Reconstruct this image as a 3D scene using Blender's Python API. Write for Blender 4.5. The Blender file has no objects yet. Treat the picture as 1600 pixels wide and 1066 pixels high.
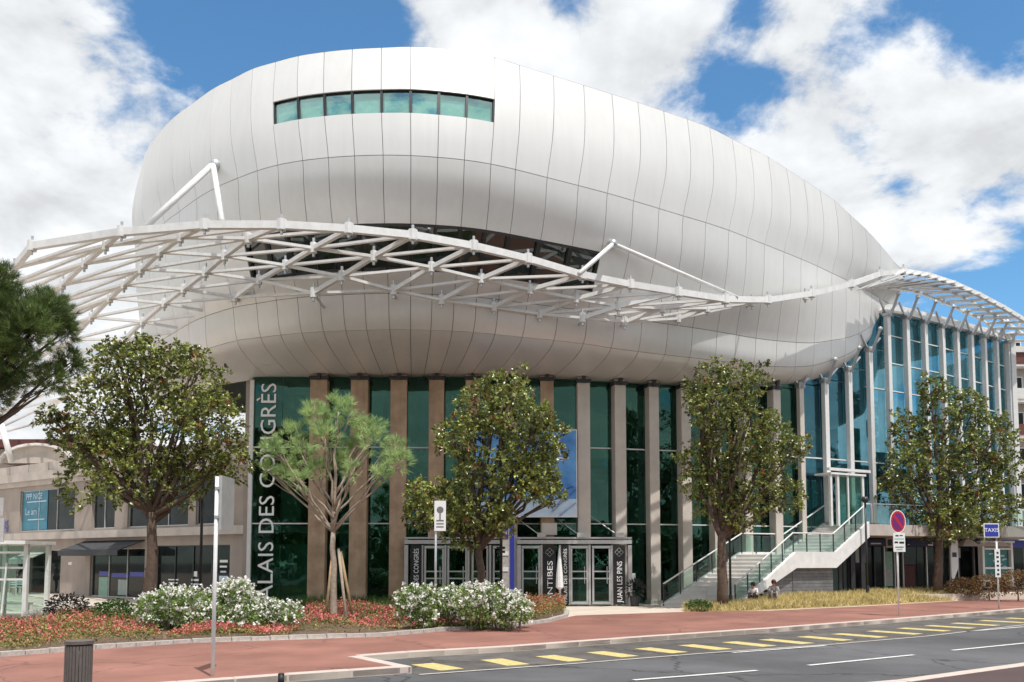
import bpy, bmesh, math, random
import numpy as np
from mathutils import Vector, Matrix
R = random.Random(7); NR = np.random.RandomState(5)
SC = bpy.context.scene; COL = SC.collection
V = Vector
# ------------------------------------------------------------------ camera
F, CX, H0, HZ, PIT = 1350.0, 800.0, 2.0, 875.0, math.radians(4)
CYV = HZ - F*math.tan(PIT)
cd = bpy.data.cameras.new('camera'); cam = bpy.data.objects.new('camera', cd); COL.objects.link(cam)
cam.location = (0, 0, H0); cam.rotation_euler = (math.pi/2+PIT, 0, 0)
cd.sensor_width = 36; cd.lens = F/1600*36; cd.shift_y = (CYV-533)/1600; cd.clip_end = 3000; cd.clip_start = .1
SC.camera = cam
def ray(px, py):
    v = CYV-py
    return V((px-CX, F*math.cos(PIT)-v*math.sin(PIT), F*math.sin(PIT)+v*math.cos(PIT)))
def UP(px, py, Y):                       # pixel -> point at depth Y
    d = ray(px, py); t = Y/d.y; return V((d.x*t, Y, H0+d.z*t))
def UZ(px, py, z):                       # pixel -> point at height z
    d = ray(px, py); t = (z-H0)/d.z; return V((d.x*t, d.y*t, z))
def G(px, py, z=0.0): return UZ(px, py, z)
# ------------------------------------------------------------------ light
SUN = V((.20, -.333, .92)).normalized()
SKY_STRENGTH, CLOUD = 0.135, 6.0
w = bpy.data.worlds.new('World'); SC.world = w; w.use_nodes = True
nt = w.node_tree; nt.nodes.clear()
def N(tree, typ, **kw):
    n = tree.nodes.new(typ)
    for k, v in kw.items():
        if k.startswith('i_'):
            key = k[2:]; n.inputs[int(key) if key.isdigit() else key].default_value = v
        else: setattr(n, k, v)
    return n
def mathn(tree, op, a, b=None, clamp=False):
    n = tree.nodes.new('ShaderNodeMath'); n.operation = op; n.use_clamp = clamp
    for i, x in enumerate((a, b)):
        if x is None: continue
        if hasattr(x, 'links'): tree.links.new(x, n.inputs[i])
        else: n.inputs[i].default_value = x
    return n.outputs[0]
sky = N(nt, 'ShaderNodeTexSky', sky_type='NISHITA', sun_disc=False, sun_elevation=math.asin(SUN.z),
        sun_rotation=math.atan2(SUN.x, SUN.y), altitude=0, air_density=1.0, dust_density=.1, ozone_density=2.5)
geo = N(nt, 'ShaderNodeTexCoord')
sep = N(nt, 'ShaderNodeSeparateXYZ'); nt.links.new(geo.outputs['Generated'], sep.inputs[0])
zz = mathn(nt, 'ADD', mathn(nt, 'MAXIMUM', sep.outputs[2], 0.0), .32)
com = N(nt, 'ShaderNodeCombineXYZ')
nt.links.new(mathn(nt, 'DIVIDE', sep.outputs[0], zz), com.inputs[0])
nt.links.new(mathn(nt, 'DIVIDE', sep.outputs[1], zz), com.inputs[1])
nz = N(nt, 'ShaderNodeTexNoise', i_Scale=4.6, i_Detail=12.0, i_Roughness=.60, i_Distortion=.15); nt.links.new(com.outputs[0], nz.inputs['Vector'])
sh_ = N(nt, 'ShaderNodeVectorMath', operation='ADD'); nt.links.new(com.outputs[0], sh_.inputs[0]); sh_.inputs[1].default_value = (.02, -.07, 0)
nzb = N(nt, 'ShaderNodeTexNoise', i_Scale=4.6, i_Detail=7.0, i_Roughness=.55, i_Distortion=.15); nt.links.new(sh_.outputs[0], nzb.inputs['Vector'])
nzc = N(nt, 'ShaderNodeTexNoise', i_Scale=4.6, i_Detail=7.0, i_Roughness=.55, i_Distortion=.15); nt.links.new(com.outputs[0], nzc.inputs['Vector'])
cov = mathn(nt, 'MULTIPLY', nz.outputs[0], 1.6)
# drifting cloud banks and clear gaps, as directions in the sky
BANKS = [(330, 25, .12, -.40), (200, 60, .06, -.22), (540, 40, .07, -.32), (30, 30, .06, .16), (180, 130, .09, .20), (60, 300, .14, .22), (140, 225, .028, -.28), (30, 170, .03, -.14),
         (900, 60, .14, .14), (700, 20, .05, .18), (1350, 58, .032, -.34), (1150, 155, .030, -.32), (1090, 175, .025, -.22), (1165, 12, .030, -.30), (880, 12, .025, -.22), (1350, 210, .030, -.34), (1395, 285, .028, -.28),
         (1520, 40, .035, -.40), (1592, 95, .035, -.36), (1470, 160, .07, .14), (1560, 250, .07, .18), (1590, 360, .04, .12), (1562, 450, .085, -.52), (1300, 330, .08, .16), (1430, 370, .06, .15)]
for px, py, sg, amp in BANKS:
    if not amp: continue
    d = ray(px, py).normalized()
    dt = N(nt, 'ShaderNodeVectorMath', operation='DOT_PRODUCT'); nt.links.new(geo.outputs['Generated'], dt.inputs[0]); dt.inputs[1].default_value = d
    e = mathn(nt, 'EXPONENT', mathn(nt, 'MULTIPLY', mathn(nt, 'SUBTRACT', dt.outputs['Value'], 1.0), 1/(sg*sg)))
    cov = mathn(nt, 'ADD', cov, mathn(nt, 'MULTIPLY', e, amp))
low = N(nt, 'ShaderNodeMapRange'); nt.links.new(sep.outputs[2], low.inputs[0]); low.inputs[1].default_value = 0; low.inputs[2].default_value = .26; low.inputs[3].default_value = .2; low.inputs[4].default_value = 0
cov = mathn(nt, 'ADD', cov, low.outputs[0])
mr = N(nt, 'ShaderNodeMapRange', interpolation_type='SMOOTHSTEP'); nt.links.new(cov, mr.inputs[0])
mr.inputs[1].default_value = .54; mr.inputs[2].default_value = .80
up = N(nt, 'ShaderNodeMapRange'); nt.links.new(sep.outputs[2], up.inputs[0]); up.inputs[1].default_value = -.02; up.inputs[2].default_value = .03
fac = mathn(nt, 'MULTIPLY', mr.outputs[0], up.outputs[0])
shade = N(nt, 'ShaderNodeMapRange'); nt.links.new(mathn(nt, 'SUBTRACT', nzc.outputs[0], nzb.outputs[0]), shade.inputs[0]); shade.inputs[1].default_value = -.16; shade.inputs[2].default_value = .12
shade.inputs[3].default_value = CLOUD*.80; shade.inputs[4].default_value = CLOUD*1.12
cc = N(nt, 'ShaderNodeMixRGB', blend_type='MULTIPLY'); cc.inputs[0].default_value = 1; cc.inputs[1].default_value = (.95, .975, 1.0, 1); nt.links.new(shade.outputs[0], cc.inputs[2])
tint = N(nt, 'ShaderNodeMixRGB', blend_type='MULTIPLY'); tint.inputs[0].default_value = 1; nt.links.new(sky.outputs[0], tint.inputs[1]); tint.inputs[2].default_value = (.66, 1.0, 1.10, 1)
mx = N(nt, 'ShaderNodeMixRGB'); nt.links.new(fac, mx.inputs[0]); nt.links.new(tint.outputs[0], mx.inputs[1]); nt.links.new(cc.outputs[0], mx.inputs[2])
bg = N(nt, 'ShaderNodeBackground', i_Strength=SKY_STRENGTH); nt.links.new(mx.outputs[0], bg.inputs[0])
ow = N(nt, 'ShaderNodeOutputWorld'); nt.links.new(bg.outputs[0], ow.inputs[0])
sl = bpy.data.lights.new('sun', 'SUN'); sl.energy = 3.6; sl.angle = math.radians(.5); sl.color = (1, .955, .89)
so = bpy.data.objects.new('sun', sl); COL.objects.link(so); so.rotation_euler = SUN.to_track_quat('Z', 'Y').to_euler(); so.location = (10, -30, 60)
SC.view_settings.view_transform = 'Standard'; SC.view_settings.look = 'None'; SC.view_settings.exposure = 0.22; SC.view_settings.gamma = 1
SC.view_settings.use_curve_mapping = False
SC.render.engine = 'CYCLES'
SC.cycles.max_bounces = 8; SC.cycles.transparent_max_bounces = 16; SC.cycles.use_denoising = True; SC.cycles.sample_clamp_indirect = 6
# ------------------------------------------------------------------ materials
M = {}
def mat(name, col, rough=.6, metal=0.0, spec=.5, var=.12, vscale=6.0, bump=0.0, bscale=60.0, coat=0.0, island=0.0, col2=None, transl=0.0, emis=None, detail=5.0, wear=0.0, objrand=0.0, hue=1.0, streak=0.0):
    m = bpy.data.materials.new(name); m.use_nodes = True; t = m.node_tree; b = t.nodes['Principled BSDF']
    b.inputs['Roughness'].default_value = rough; b.inputs['Metallic'].default_value = metal
    b.inputs['Specular IOR Level'].default_value = spec; b.inputs['Coat Weight'].default_value = coat; b.inputs['Coat Roughness'].default_value = .12
    c = tuple(col)+(1,)
    tc = N(t, 'ShaderNodeTexCoord')
    nz = N(t, 'ShaderNodeTexNoise', i_Scale=vscale, i_Detail=detail, i_Roughness=.6); t.links.new(tc.outputs['Object'], nz.inputs['Vector'])
    cr = N(t, 'ShaderNodeMixRGB'); cr.inputs[1].default_value = tuple(max(0, x*(1-var)) for x in col)+(1,)
    cr.inputs[2].default_value = tuple(min(1, x*(1+var)) for x in (col2 or col))+(1,)
    mp = N(t, 'ShaderNodeMapRange'); t.links.new(nz.outputs[0], mp.inputs[0]); mp.inputs[1].default_value = .3; mp.inputs[2].default_value = .7
    t.links.new(mp.outputs[0], cr.inputs[0]); out = cr.outputs[0]
    if island:
        g = N(t, 'ShaderNodeNewGeometry'); hs = N(t, 'ShaderNodeHueSaturation')
        r1 = N(t, 'ShaderNodeMapRange'); t.links.new(g.outputs['Random Per Island'], r1.inputs[0]); r1.inputs[3].default_value = 1-island; r1.inputs[4].default_value = 1+island
        t.links.new(r1.outputs[0], hs.inputs['Value']); t.links.new(out, hs.inputs['Color'])
        r2 = N(t, 'ShaderNodeMapRange'); fr = mathn(t, 'FRACT', mathn(t, 'MULTIPLY', g.outputs['Random Per Island'], 17.3)); t.links.new(fr, r2.inputs[0])
        r2.inputs[3].default_value = .5-island*.05*hue; r2.inputs[4].default_value = .5+island*.03*hue
        t.links.new(r2.outputs[0], hs.inputs['Hue']); out = hs.outputs[0]
    if wear:
        n3 = N(t, 'ShaderNodeTexNoise', i_Scale=.16, i_Detail=8.0, i_Roughness=.65, i_Distortion=.6); t.links.new(tc.outputs['Object'], n3.inputs['Vector'])
        r3 = N(t, 'ShaderNodeMapRange'); t.links.new(n3.outputs[0], r3.inputs[0]); r3.inputs[1].default_value = .35; r3.inputs[2].default_value = .65; r3.inputs[3].default_value = 1-.22*wear; r3.inputs[4].default_value = 1+.16*wear
        vo = N(t, 'ShaderNodeTexVoronoi', feature='DISTANCE_TO_EDGE', i_Scale=.22); n4 = N(t, 'ShaderNodeTexNoise', i_Scale=1.2, i_Detail=6.0); t.links.new(tc.outputs['Object'], n4.inputs['Vector'])
        av = N(t, 'ShaderNodeVectorMath', operation='ADD'); t.links.new(tc.outputs['Object'], av.inputs[0]); t.links.new(n4.outputs['Color'], av.inputs[1]); t.links.new(av.outputs[0], vo.inputs['Vector'])
        r4 = N(t, 'ShaderNodeMapRange'); t.links.new(vo.outputs['Distance'], r4.inputs[0]); r4.inputs[1].default_value = .003; r4.inputs[2].default_value = .009; r4.inputs[3].default_value = 1-.4*wear; r4.inputs[4].default_value = 1
        hv = N(t, 'ShaderNodeHueSaturation'); t.links.new(mathn(t, 'MULTIPLY', r3.outputs[0], r4.outputs[0]), hv.inputs['Value']); t.links.new(out, hv.inputs['Color']); out = hv.outputs[0]
    if streak:
        mpn = N(t, 'ShaderNodeMapping'); mpn.inputs['Scale'].default_value = (3.2, 3.2, .16); t.links.new(tc.outputs['Object'], mpn.inputs[0])
        n5 = N(t, 'ShaderNodeTexNoise', i_Scale=1.0, i_Detail=6.0, i_Roughness=.65); t.links.new(mpn.outputs[0], n5.inputs['Vector']); r6 = N(t, 'ShaderNodeMapRange'); t.links.new(n5.outputs[0], r6.inputs[0])
        r6.inputs[1].default_value = .35; r6.inputs[2].default_value = .6; r6.inputs[3].default_value = 1-streak; r6.inputs[4].default_value = 1.0
        hv = N(t, 'ShaderNodeHueSaturation'); t.links.new(r6.outputs[0], hv.inputs['Value']); t.links.new(out, hv.inputs['Color']); out = hv.outputs[0]
    if objrand:
        oi = N(t, 'ShaderNodeObjectInfo'); r5 = N(t, 'ShaderNodeMapRange'); t.links.new(oi.outputs['Random'], r5.inputs[0]); r5.inputs[3].default_value = 1-objrand; r5.inputs[4].default_value = 1+objrand
        hv = N(t, 'ShaderNodeHueSaturation'); t.links.new(r5.outputs[0], hv.inputs['Value']); t.links.new(out, hv.inputs['Color']); out = hv.outputs[0]
    t.links.new(out, b.inputs['Base Color'])
    if bump:
        n2 = N(t, 'ShaderNodeTexNoise', i_Scale=bscale, i_Detail=4.0); t.links.new(tc.outputs['Object'], n2.inputs['Vector'])
        bm_ = N(t, 'ShaderNodeBump', i_Strength=bump, i_Distance=.02); t.links.new(n2.outputs[0], bm_.inputs['Height']); t.links.new(bm_.outputs[0], b.inputs['Normal'])
    if transl:
        tr = N(t, 'ShaderNodeBsdfTranslucent'); t.links.new(out, tr.inputs[0]); ms = N(t, 'ShaderNodeMixShader', i_0=transl)
        t.links.new(b.outputs[0], ms.inputs[1]); t.links.new(tr.outputs[0], ms.inputs[2]); t.links.new(ms.outputs[0], t.nodes['Material Output'].inputs[0])
    if emis: b.inputs['Emission Color'].default_value = c; b.inputs['Emission Strength'].default_value = emis
    M[name] = m; return m
def glass(name, tint, base=.06, k=1.3, rough=.0, gcol=(1, 1, 1)):
    m = bpy.data.materials.new(name); m.use_nodes = True; t = m.node_tree; t.nodes.clear()
    tr = N(t, 'ShaderNodeBsdfTransparent'); tr.inputs[0].default_value = tuple(tint)+(1,)
    gl = N(t, 'ShaderNodeBsdfGlossy'); gl.inputs['Roughness'].default_value = rough; gl.inputs[0].default_value = tuple(gcol)+(1,)
    fr = N(t, 'ShaderNodeFresnel', i_IOR=1.5); f = mathn(t, 'ADD', mathn(t, 'MULTIPLY', fr.outputs[0], k), base, True)
    tc = N(t, 'ShaderNodeTexCoord'); nz = N(t, 'ShaderNodeTexNoise', i_Scale=.9, i_Detail=2.0); t.links.new(tc.outputs['Object'], nz.inputs['Vector'])
    bp = N(t, 'ShaderNodeBump', i_Strength=.05, i_Distance=.12); t.links.new(nz.outputs[0], bp.inputs['Height']); t.links.new(bp.outputs[0], gl.inputs['Normal'])
    gg = N(t, 'ShaderNodeNewGeometry'); f = mathn(t, 'MULTIPLY', f, mathn(t, 'SUBTRACT', 1.0, gg.outputs['Backfacing']))
    ms = N(t, 'ShaderNodeMixShader'); t.links.new(f, ms.inputs[0]); t.links.new(tr.outputs[0], ms.inputs[1]); t.links.new(gl.outputs[0], ms.inputs[2])
    o = N(t, 'ShaderNodeOutputMaterial'); t.links.new(ms.outputs[0], o.inputs[0]); M[name] = m; return m
mat('shell', (.74, .737, .722), rough=.40, metal=.16, var=.02, vscale=.35, coat=.04, objrand=.02, streak=.04)
mat('joint', (.24, .24, .235), .8)
mat('white_paint', (.76, .76, .75), .45, var=.09, vscale=3, objrand=.05, streak=.06)
mat('white_dirty', (.66, .65, .62), .55, var=.15, vscale=2)
mat('steel', (.55, .56, .57), .35, metal=.7, var=.08)
mat('alu', (.52, .52, .51), .4, metal=.5, var=.08)
mat('dark_metal', (.03, .032, .035), .45, var=.2)
mat('pillar_tan', (.42, .28, .175), .6, var=.16, vscale=1.5, col2=(.49, .35, .24), bump=.1, streak=.15, objrand=.06)
mat('pillar_pale', (.58, .53, .47), .6, var=.1, vscale=1.5)
mat('pillar_white', (.72, .72, .71), .5, var=.06)
mat('render_wall', (.345, .295, .26), .8, var=.12, vscale=.8, bump=.1, bscale=30, streak=.07)
mat('render_pale', (.48, .43, .39), .75, var=.14, vscale=1.2, bump=.1, bscale=20, streak=.07)
mat('interior', (.13, .19, .165), .8, var=.4, vscale=.5)
mat('interior_slab', (.34, .40, .37), .7, var=.3, vscale=.4)
mat('interior_column', (.28, .46, .36), .6, var=.15)
mat('blind', (.62, .72, .66), .7, var=.25, vscale=4)
mat('red_paving', (.245, .108, .082), .85, var=.16, vscale=.45, bump=.2, bscale=90, col2=(.29, .135, .105), detail=11, wear=.75)
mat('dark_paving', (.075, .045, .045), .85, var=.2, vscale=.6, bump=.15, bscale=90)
mat('pale_paving', (.60, .52, .44), .8, var=.1, vscale=.8, bump=.1)
mat('asphalt', (.098, .098, .104), .85, var=.18, vscale=.5, bump=.35, bscale=140, detail=11, wear=1.4)
mat('bay_asphalt', (.105, .096, .09), .85, var=.35, vscale=1.4, bump=.35, bscale=120, detail=11, wear=1.4)
mat('kerb_stone', (.56, .47, .42), .8, var=.14, vscale=2.5, bump=.2, island=.05)
mat('line_white', (.62, .62, .60), .7, var=.28, vscale=9, bump=.1, detail=9)
mat('line_yellow', (.56, .46, .19), .75, var=.3, vscale=9, bump=.1, detail=9)
mat('soil', (.16, .11, .075), .95, var=.3, vscale=8, bump=.5, bscale=30)
mat('edging', (.46, .43, .40), .9, var=.2, vscale=12, bump=.4, bscale=40)
mat('dry_grass', (.50, .41, .17), .9, var=.25, vscale=2, island=.4, col2=(.66, .56, .27), transl=.25, hue=.5)
mat('stair_stone', (.62, .60, .57), .75, var=.1, vscale=1.5, bump=.1)
mat('dry_soil', (.38, .30, .13), .95, var=.25, vscale=4, bump=.5, bscale=30)
mat('green_grass', (.06, .13, .025), .8, var=.2, island=.35, transl=.2)
mat('magnolia_leaf', (.046, .085, .02), .30, spec=.7, var=.45, vscale=1.8, island=.65, col2=(.24, .27, .06), transl=.15, hue=.3)
mat('leaf_brown', (.24, .11, .035), .5, var=.3, vscale=2, island=.4)
mat('bark', (.11, .075, .055), .9, var=.3, vscale=8, bump=.6, bscale=25)
mat('bark_pale', (.36, .29, .23), .9, var=.25, vscale=10, bump=.5, bscale=30)
mat('wood_stake', (.38, .26, .15), .8, var=.2, vscale=6)
mat('pine_young', (.24, .40, .15), .6, var=.25, vscale=1.8, island=.4, col2=(.44, .56, .24), transl=.3, hue=.4)
mat('pine_dark', (.05, .09, .026), .6, var=.3, vscale=1.2, island=.45, col2=(.12, .18, .04), transl=.15)
mat('rose_leaf', (.12, .22, .05), .5, var=.25, vscale=2, island=.4, col2=(.24, .33, .10), transl=.2)
mat('rose_white', (.86, .84, .80), .6, var=.06, island=.08, transl=.2)
mat('bed_leaf', (.11, .17, .045), .6, var=.3, vscale=2.2, island=.5, col2=(.30, .24, .07), transl=.15)
mat('flower_red', (.50, .05, .06), .6, var=.2, vscale=2, island=.45, col2=(.62, .20, .18), transl=.15)
mat('flower_orange', (.52, .20, .11), .6, var=.2, vscale=3, island=.45, transl=.15)
mat('hedge_brown', (.16, .085, .04), .7, var=.3, vscale=2, island=.4, col2=(.22, .14, .05), transl=.1)
mat('shrub_dark', (.022, .022, .020), .5, var=.3, island=.4)
mat('grey_board', (.17, .17, .175), .7, var=.25, vscale=3, objrand=.16, bump=.2, bscale=20)
mat('navy', (.012, .015, .07), .4, var=.1)
mat('black', (.012, .012, .013), .5)
mat('lettering', (.9, .9, .9), .5, var=.01)
mat('sign_red', (.5, .02, .035), .4, var=.05)
mat('sign_blue', (.03, .045, .35), .4, var=.08)
mat('sign_purple', (.16, .02, .17), .4, var=.05)
mat('poster_blue', (.05, .25, .80), .6, var=.4, vscale=.5, col2=(.16, .42, .9))
mat('poster_light', (.55, .7, .85), .3, var=.2, vscale=1)
mat('poster_teal', (.015, .16, .24), .3, var=.15, vscale=2, col2=(.02, .2, .3))
mat('teal_board', (.02, .17, .16), .3, var=.4, vscale=2)
mat('awning', (.045, .048, .055), .8, var=.15)
mat('bin_brown', (.13, .105, .095), .6, var=.15, vscale=10)
mat('plastic_white', (.8, .8, .79), .4, var=.03)
mat('skin', (.5, .28, .19), .6, var=.05)
mat('hair_dark', (.015, .012, .01), .6)
mat('hair_red', (.10, .025, .018), .6)
mat('cloth_white', (.7, .68, .66), .9, var=.15, vscale=25)
mat('cloth_check', (.35, .34, .34), .9, var=.95, vscale=22)
mat('cloth_dark', (.02, .02, .028), .9, var=.2)
mat('jeans', (.05, .09, .2), .9, var=.2)
mat('roof_brown', (.10, .03, .028), .7)
mat('balcony_red', (.14, .045, .035), .6, var=.2)
glass('glass_hall', (.46, .62, .57), .17, 1.9, gcol=(.82, 1, .93))
glass('glass_wing', (.45, .66, .72), .40, 1.8, gcol=(.90, .98, 1.0))
glass('glass_ribbon', (.36, .62, .56), .40, 1.6, gcol=(.55, .82, .78))
glass('glass_ribbon_dark', (.2, .3, .27), .03, 1.0)
glass('glass_clear', (.80, .90, .87), .04, 1.0)
mat('dark_glass', (.014, .02, .019), .04, spec=.2, var=.5, vscale=1.3)
# ------------------------------------------------------------------ helpers
def link(o, parent=None):
    COL.objects.link(o)
    if parent is not None: o.parent = parent
    return o
def tag(o, label=None, cat=None, group=None, kind=None):
    for k, v in (('label', label), ('category', cat), ('group', group), ('kind', kind)):
        if v: o[k] = v
    return o
def thing(name, label, cat, loc=(0, 0, 0), group=None):
    o = bpy.data.objects.new(name, None); o.location = loc; o.empty_display_size = .3
    link(o); return tag(o, label, cat, group)
class MB:
    """collects world-space geometry for ONE mesh object"""
    def __init__(s): s.v, s.f, s.mi = [], [], []
    def add(s, vs, fs, mi=0):
        o = len(s.v); s.v += [tuple(p) for p in vs]; s.f += [tuple(i+o for i in f) for f in fs]; s.mi += [mi]*len(fs); return s
    def obox(s, c, ax, ay, az, mi=0):       # centre + half-axes
        c, ax, ay, az = V(c), V(ax), V(ay), V(az)
        vs = [c+ax*i+ay*j+az*k for k in (-1, 1) for j in (-1, 1) for i in (-1, 1)]
        return s.add(vs, [(0, 2, 3, 1), (4, 5, 7, 6), (0, 1, 5, 4), (2, 6, 7, 3), (0, 4, 6, 2), (1, 3, 7, 5)], mi)
    def box(s, a, b, mi=0):
        a, b = V(a), V(b); c = (a+b)/2; h = (b-a)/2
        return s.obox(c, (h.x, 0, 0), (0, h.y, 0), (0, 0, h.z), mi)
    def bar(s, a, b, wd, ht, up=V((0, 0, 1)), mi=0):   # rectangular beam
        a, b = V(a), V(b); d = (b-a); L = d.length
        if L < 1e-6: return s
        d /= L; side = d.cross(up)
        if side.length < 1e-4: side = d.cross(V((0, 1, 0)))
        side.normalize(); u = side.cross(d)
        return s.obox((a+b)/2, d*L/2, side*wd/2, u*ht/2, mi)
    def tube(s, pts, rad, n=8, mi=0, caps=True):
        pts = [V(p) for p in pts]; rads = rad if hasattr(rad, '__len__') else [rad]*len(pts)
        rings = []; prev = None
        for i, p in enumerate(pts):
            d = (pts[min(i+1, len(pts)-1)]-pts[max(i-1, 0)]).normalized()
            ref = prev if prev is not None else (V((1, 0, 0)) if abs(d.x) < .9 else V((0, 1, 0)))
            a = (ref-d*ref.dot(d)).normalized(); prev = a; b = d.cross(a)
            rings.append([p+(a*math.cos(t)+b*math.sin(t))*rads[i] for t in [2*math.pi*k/n for k in range(n)]])
        vs = [q for r in rings for q in r]; fs = []
        for i in range(len(pts)-1):
            for k in range(n):
                fs.append((i*n+k, i*n+(k+1) % n, (i+1)*n+(k+1) % n, (i+1)*n+k))
        if caps: fs += [tuple(range(n-1, -1, -1)), tuple((len(pts)-1)*n+k for k in range(n))]
        return s.add(vs, fs, mi)
    def prism(s, poly, z0, z1, mi=0):
        n = len(poly); vs = [(p[0], p[1], z0) for p in poly]+[(p[0], p[1], z1) for p in poly]
        fs = [tuple(range(n, 2*n)), tuple(range(n-1, -1, -1))]+[(i, (i+1) % n, n+(i+1) % n, n+i) for i in range(n)]
        return s.add(vs, fs, mi)
    def ball(s, c, r, seg=8, rings=5, sc=(1, 1, 1), mi=0):
        c = V(c); vs = [c+V((0, 0, r*sc[2]))]
        for i in range(1, rings):
            a = math.pi*i/rings
            for k in range(seg):
                b = 2*math.pi*k/seg; vs.append(c+V((r*sc[0]*math.sin(a)*math.cos(b), r*sc[1]*math.sin(a)*math.sin(b), r*sc[2]*math.cos(a))))
        vs.append(c-V((0, 0, r*sc[2]))); fs = [(0, 1+k, 1+(k+1) % seg) for k in range(seg)]
        for i in range(rings-2):
            for k in range(seg): fs.append((1+i*seg+k, 1+(i+1)*seg+k, 1+(i+1)*seg+(k+1) % seg, 1+i*seg+(k+1) % seg))
        L = len(vs)-1; o = 1+(rings-2)*seg; fs += [(L, o+(k+1) % seg, o+k) for k in range(seg)]
        return s.add(vs, fs, mi)
    def build(s, name, material, parent=None, smooth=False, bevel=0.0):
        me = bpy.data.meshes.new(name); org = V((0, 0, 0))
        if parent is not None:
            q = parent
            while q is not None: org = org+q.location; q = q.parent
        me.from_pydata([tuple(V(p)-org) for p in s.v], [], s.f)
        for m_ in (material if isinstance(material, (list, tuple)) else [material]): me.materials.append(M[m_])
        if any(s.mi): me.polygons.foreach_set('material_index', s.mi)
        if smooth: me.polygons.foreach_set('use_smooth', [True]*len(me.polygons))
        me.update()
        o = bpy.data.objects.new(name, me); link(o, parent)
        if bevel:
            b = o.modifiers.new('bevel', 'BEVEL'); b.width = bevel; b.segments = 2; b.limit_method = 'ANGLE'
        return o
def top(o):           # move a free mesh's origin to its own base
    me = o.data; c = np.empty(len(me.vertices)*3, np.float32); me.vertices.foreach_get('co', c); c = c.reshape(-1, 3)
    b = np.array([c[:, 0].mean(), c[:, 1].mean(), c[:, 2].min()]); c -= b; me.vertices.foreach_set('co', c.ravel().astype(np.float32)); me.update(); o.location = b; return o
def npmesh(name, v, f, material, parent=None, smooth=False, mi=None):
    """v (n,3), f (m,k) arrays -> mesh object"""
    me = bpy.data.meshes.new(name); v = np.asarray(v, np.float32); f = np.asarray(f, np.int32)
    org = V((0, 0, 0)); q = parent
    while q is not None: org = org+q.location; q = q.parent
    v = v-np.array(org, np.float32)
    me.vertices.add(len(v)); me.vertices.foreach_set('co', v.ravel())
    k = f.shape[1]; me.loops.add(f.size); me.loops.foreach_set('vertex_index', f.ravel())
    me.polygons.add(len(f)); me.polygons.foreach_set('loop_start', np.arange(0, f.size, k, dtype=np.int32)); me.polygons.foreach_set('loop_total', np.full(len(f), k, np.int32))
    for m_ in (material if isinstance(material, (list, tuple)) else [material]): me.materials.append(M[m_])
    if mi is not None: me.polygons.foreach_set('material_index', np.asarray(mi, np.int32))
    if smooth: me.polygons.foreach_set('use_smooth', np.ones(len(f), bool))
    me.update(); me.validate(); o = bpy.data.objects.new(name, me); return link(o, parent)
def spl(xs, ys, x):
    """smooth monotone-ish interpolation"""
    xs = np.asarray(xs, float); ys = np.asarray(ys, float)
    d = np.diff(ys)/np.diff(xs); m = np.empty_like(xs); m[1:-1] = (d[:-1]*np.diff(xs)[1:]+d[1:]*np.diff(xs)[:-1])/(np.diff(xs)[1:]+np.diff(xs)[:-1]); m[0] = d[0]; m[-1] = d[-1]
    i = int(np.clip(np.searchsorted(xs, x)-1, 0, len(xs)-2)); h = xs[i+1]-xs[i]; t = (x-xs[i])/h
    if t < 0: return ys[0]+m[0]*(x-xs[0])
    if t > 1: return ys[-1]+m[-1]*(x-xs[-1])
    return float((2*t**3-3*t*t+1)*ys[i]+(t**3-2*t*t+t)*h*m[i]+(-2*t**3+3*t*t)*ys[i+1]+(t**3-t*t)*h*m[i+1])
def lettering(name, text, material, parent, origin, xdir, ydir, size, align='LEFT', depth=.008, spacing=1.0, aligny='BOTTOM_BASELINE', fit=None):
    cu = bpy.data.curves.new(name, 'FONT'); cu.body = text; cu.size = size; cu.align_x = align; cu.align_y = aligny; cu.extrude = depth/2; cu.space_character = spacing; cu.resolution_u = 3
    t = bpy.data.objects.new(name, cu); COL.objects.link(t)
    dg = bpy.context.evaluated_depsgraph_get(); me = bpy.data.meshes.new_from_object(t.evaluated_get(dg)); bpy.data.objects.remove(t)
    x, y = V(xdir).normalized(), V(ydir).normalized(); z = x.cross(y)
    mw = Matrix.Translation(V(origin)) @ Matrix((x, y, z)).transposed().to_4x4()
    org = V((0, 0, 0)); q = parent
    while q is not None: org = org+q.location; q = q.parent
    me.materials.clear(); me.materials.append(M[material]); L2W = Matrix.Translation(-org) @ mw
    bm = bmesh.new(); bm.from_mesh(me); bm.verts.ensure_lookup_table(); seen = set(); isl = []
    for v0 in bm.verts:
        if v0 in seen: continue
        st, grp = [v0], []; seen.add(v0)
        while st:
            q = st.pop(); grp.append(q)
            for e in q.link_edges:
                o = e.other_vert(q)
                if o not in seen: seen.add(o); st.append(o)
        isl.append([min(g.co.x for g in grp), max(g.co.x for g in grp), set(g.index for g in grp)])
    isl.sort(key=lambda i: i[0]); mer = []
    for a, b, g in isl:
        if mer and a < mer[-1][1]-.25*(b-a) and (a+b)/2 < mer[-1][1]: mer[-1][1] = max(b, mer[-1][1]); mer[-1][2] |= g
        else: mer.append([a, b, g])
    x0 = mer[0][0]; kk = fit/(mer[-1][1]-x0) if fit else 1.0; outl = []
    for a, b, g in mer:
        vs = [L2W @ V((x0+(bm.verts[i].co.x-x0)*kk, bm.verts[i].co.y, bm.verts[i].co.z)) for i in sorted(g)]; ix = {i: k for k, i in enumerate(sorted(g))}
        fs = [tuple(ix[v.index] for v in f.verts) for f in bm.faces if f.verts[0].index in g]
        m3 = bpy.data.meshes.new('letter'); m3.from_pydata(vs, [], fs); m3.materials.append(M[material]); outl.append(link(bpy.data.objects.new('letter', m3), parent))
    bm.free(); return outl
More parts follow.
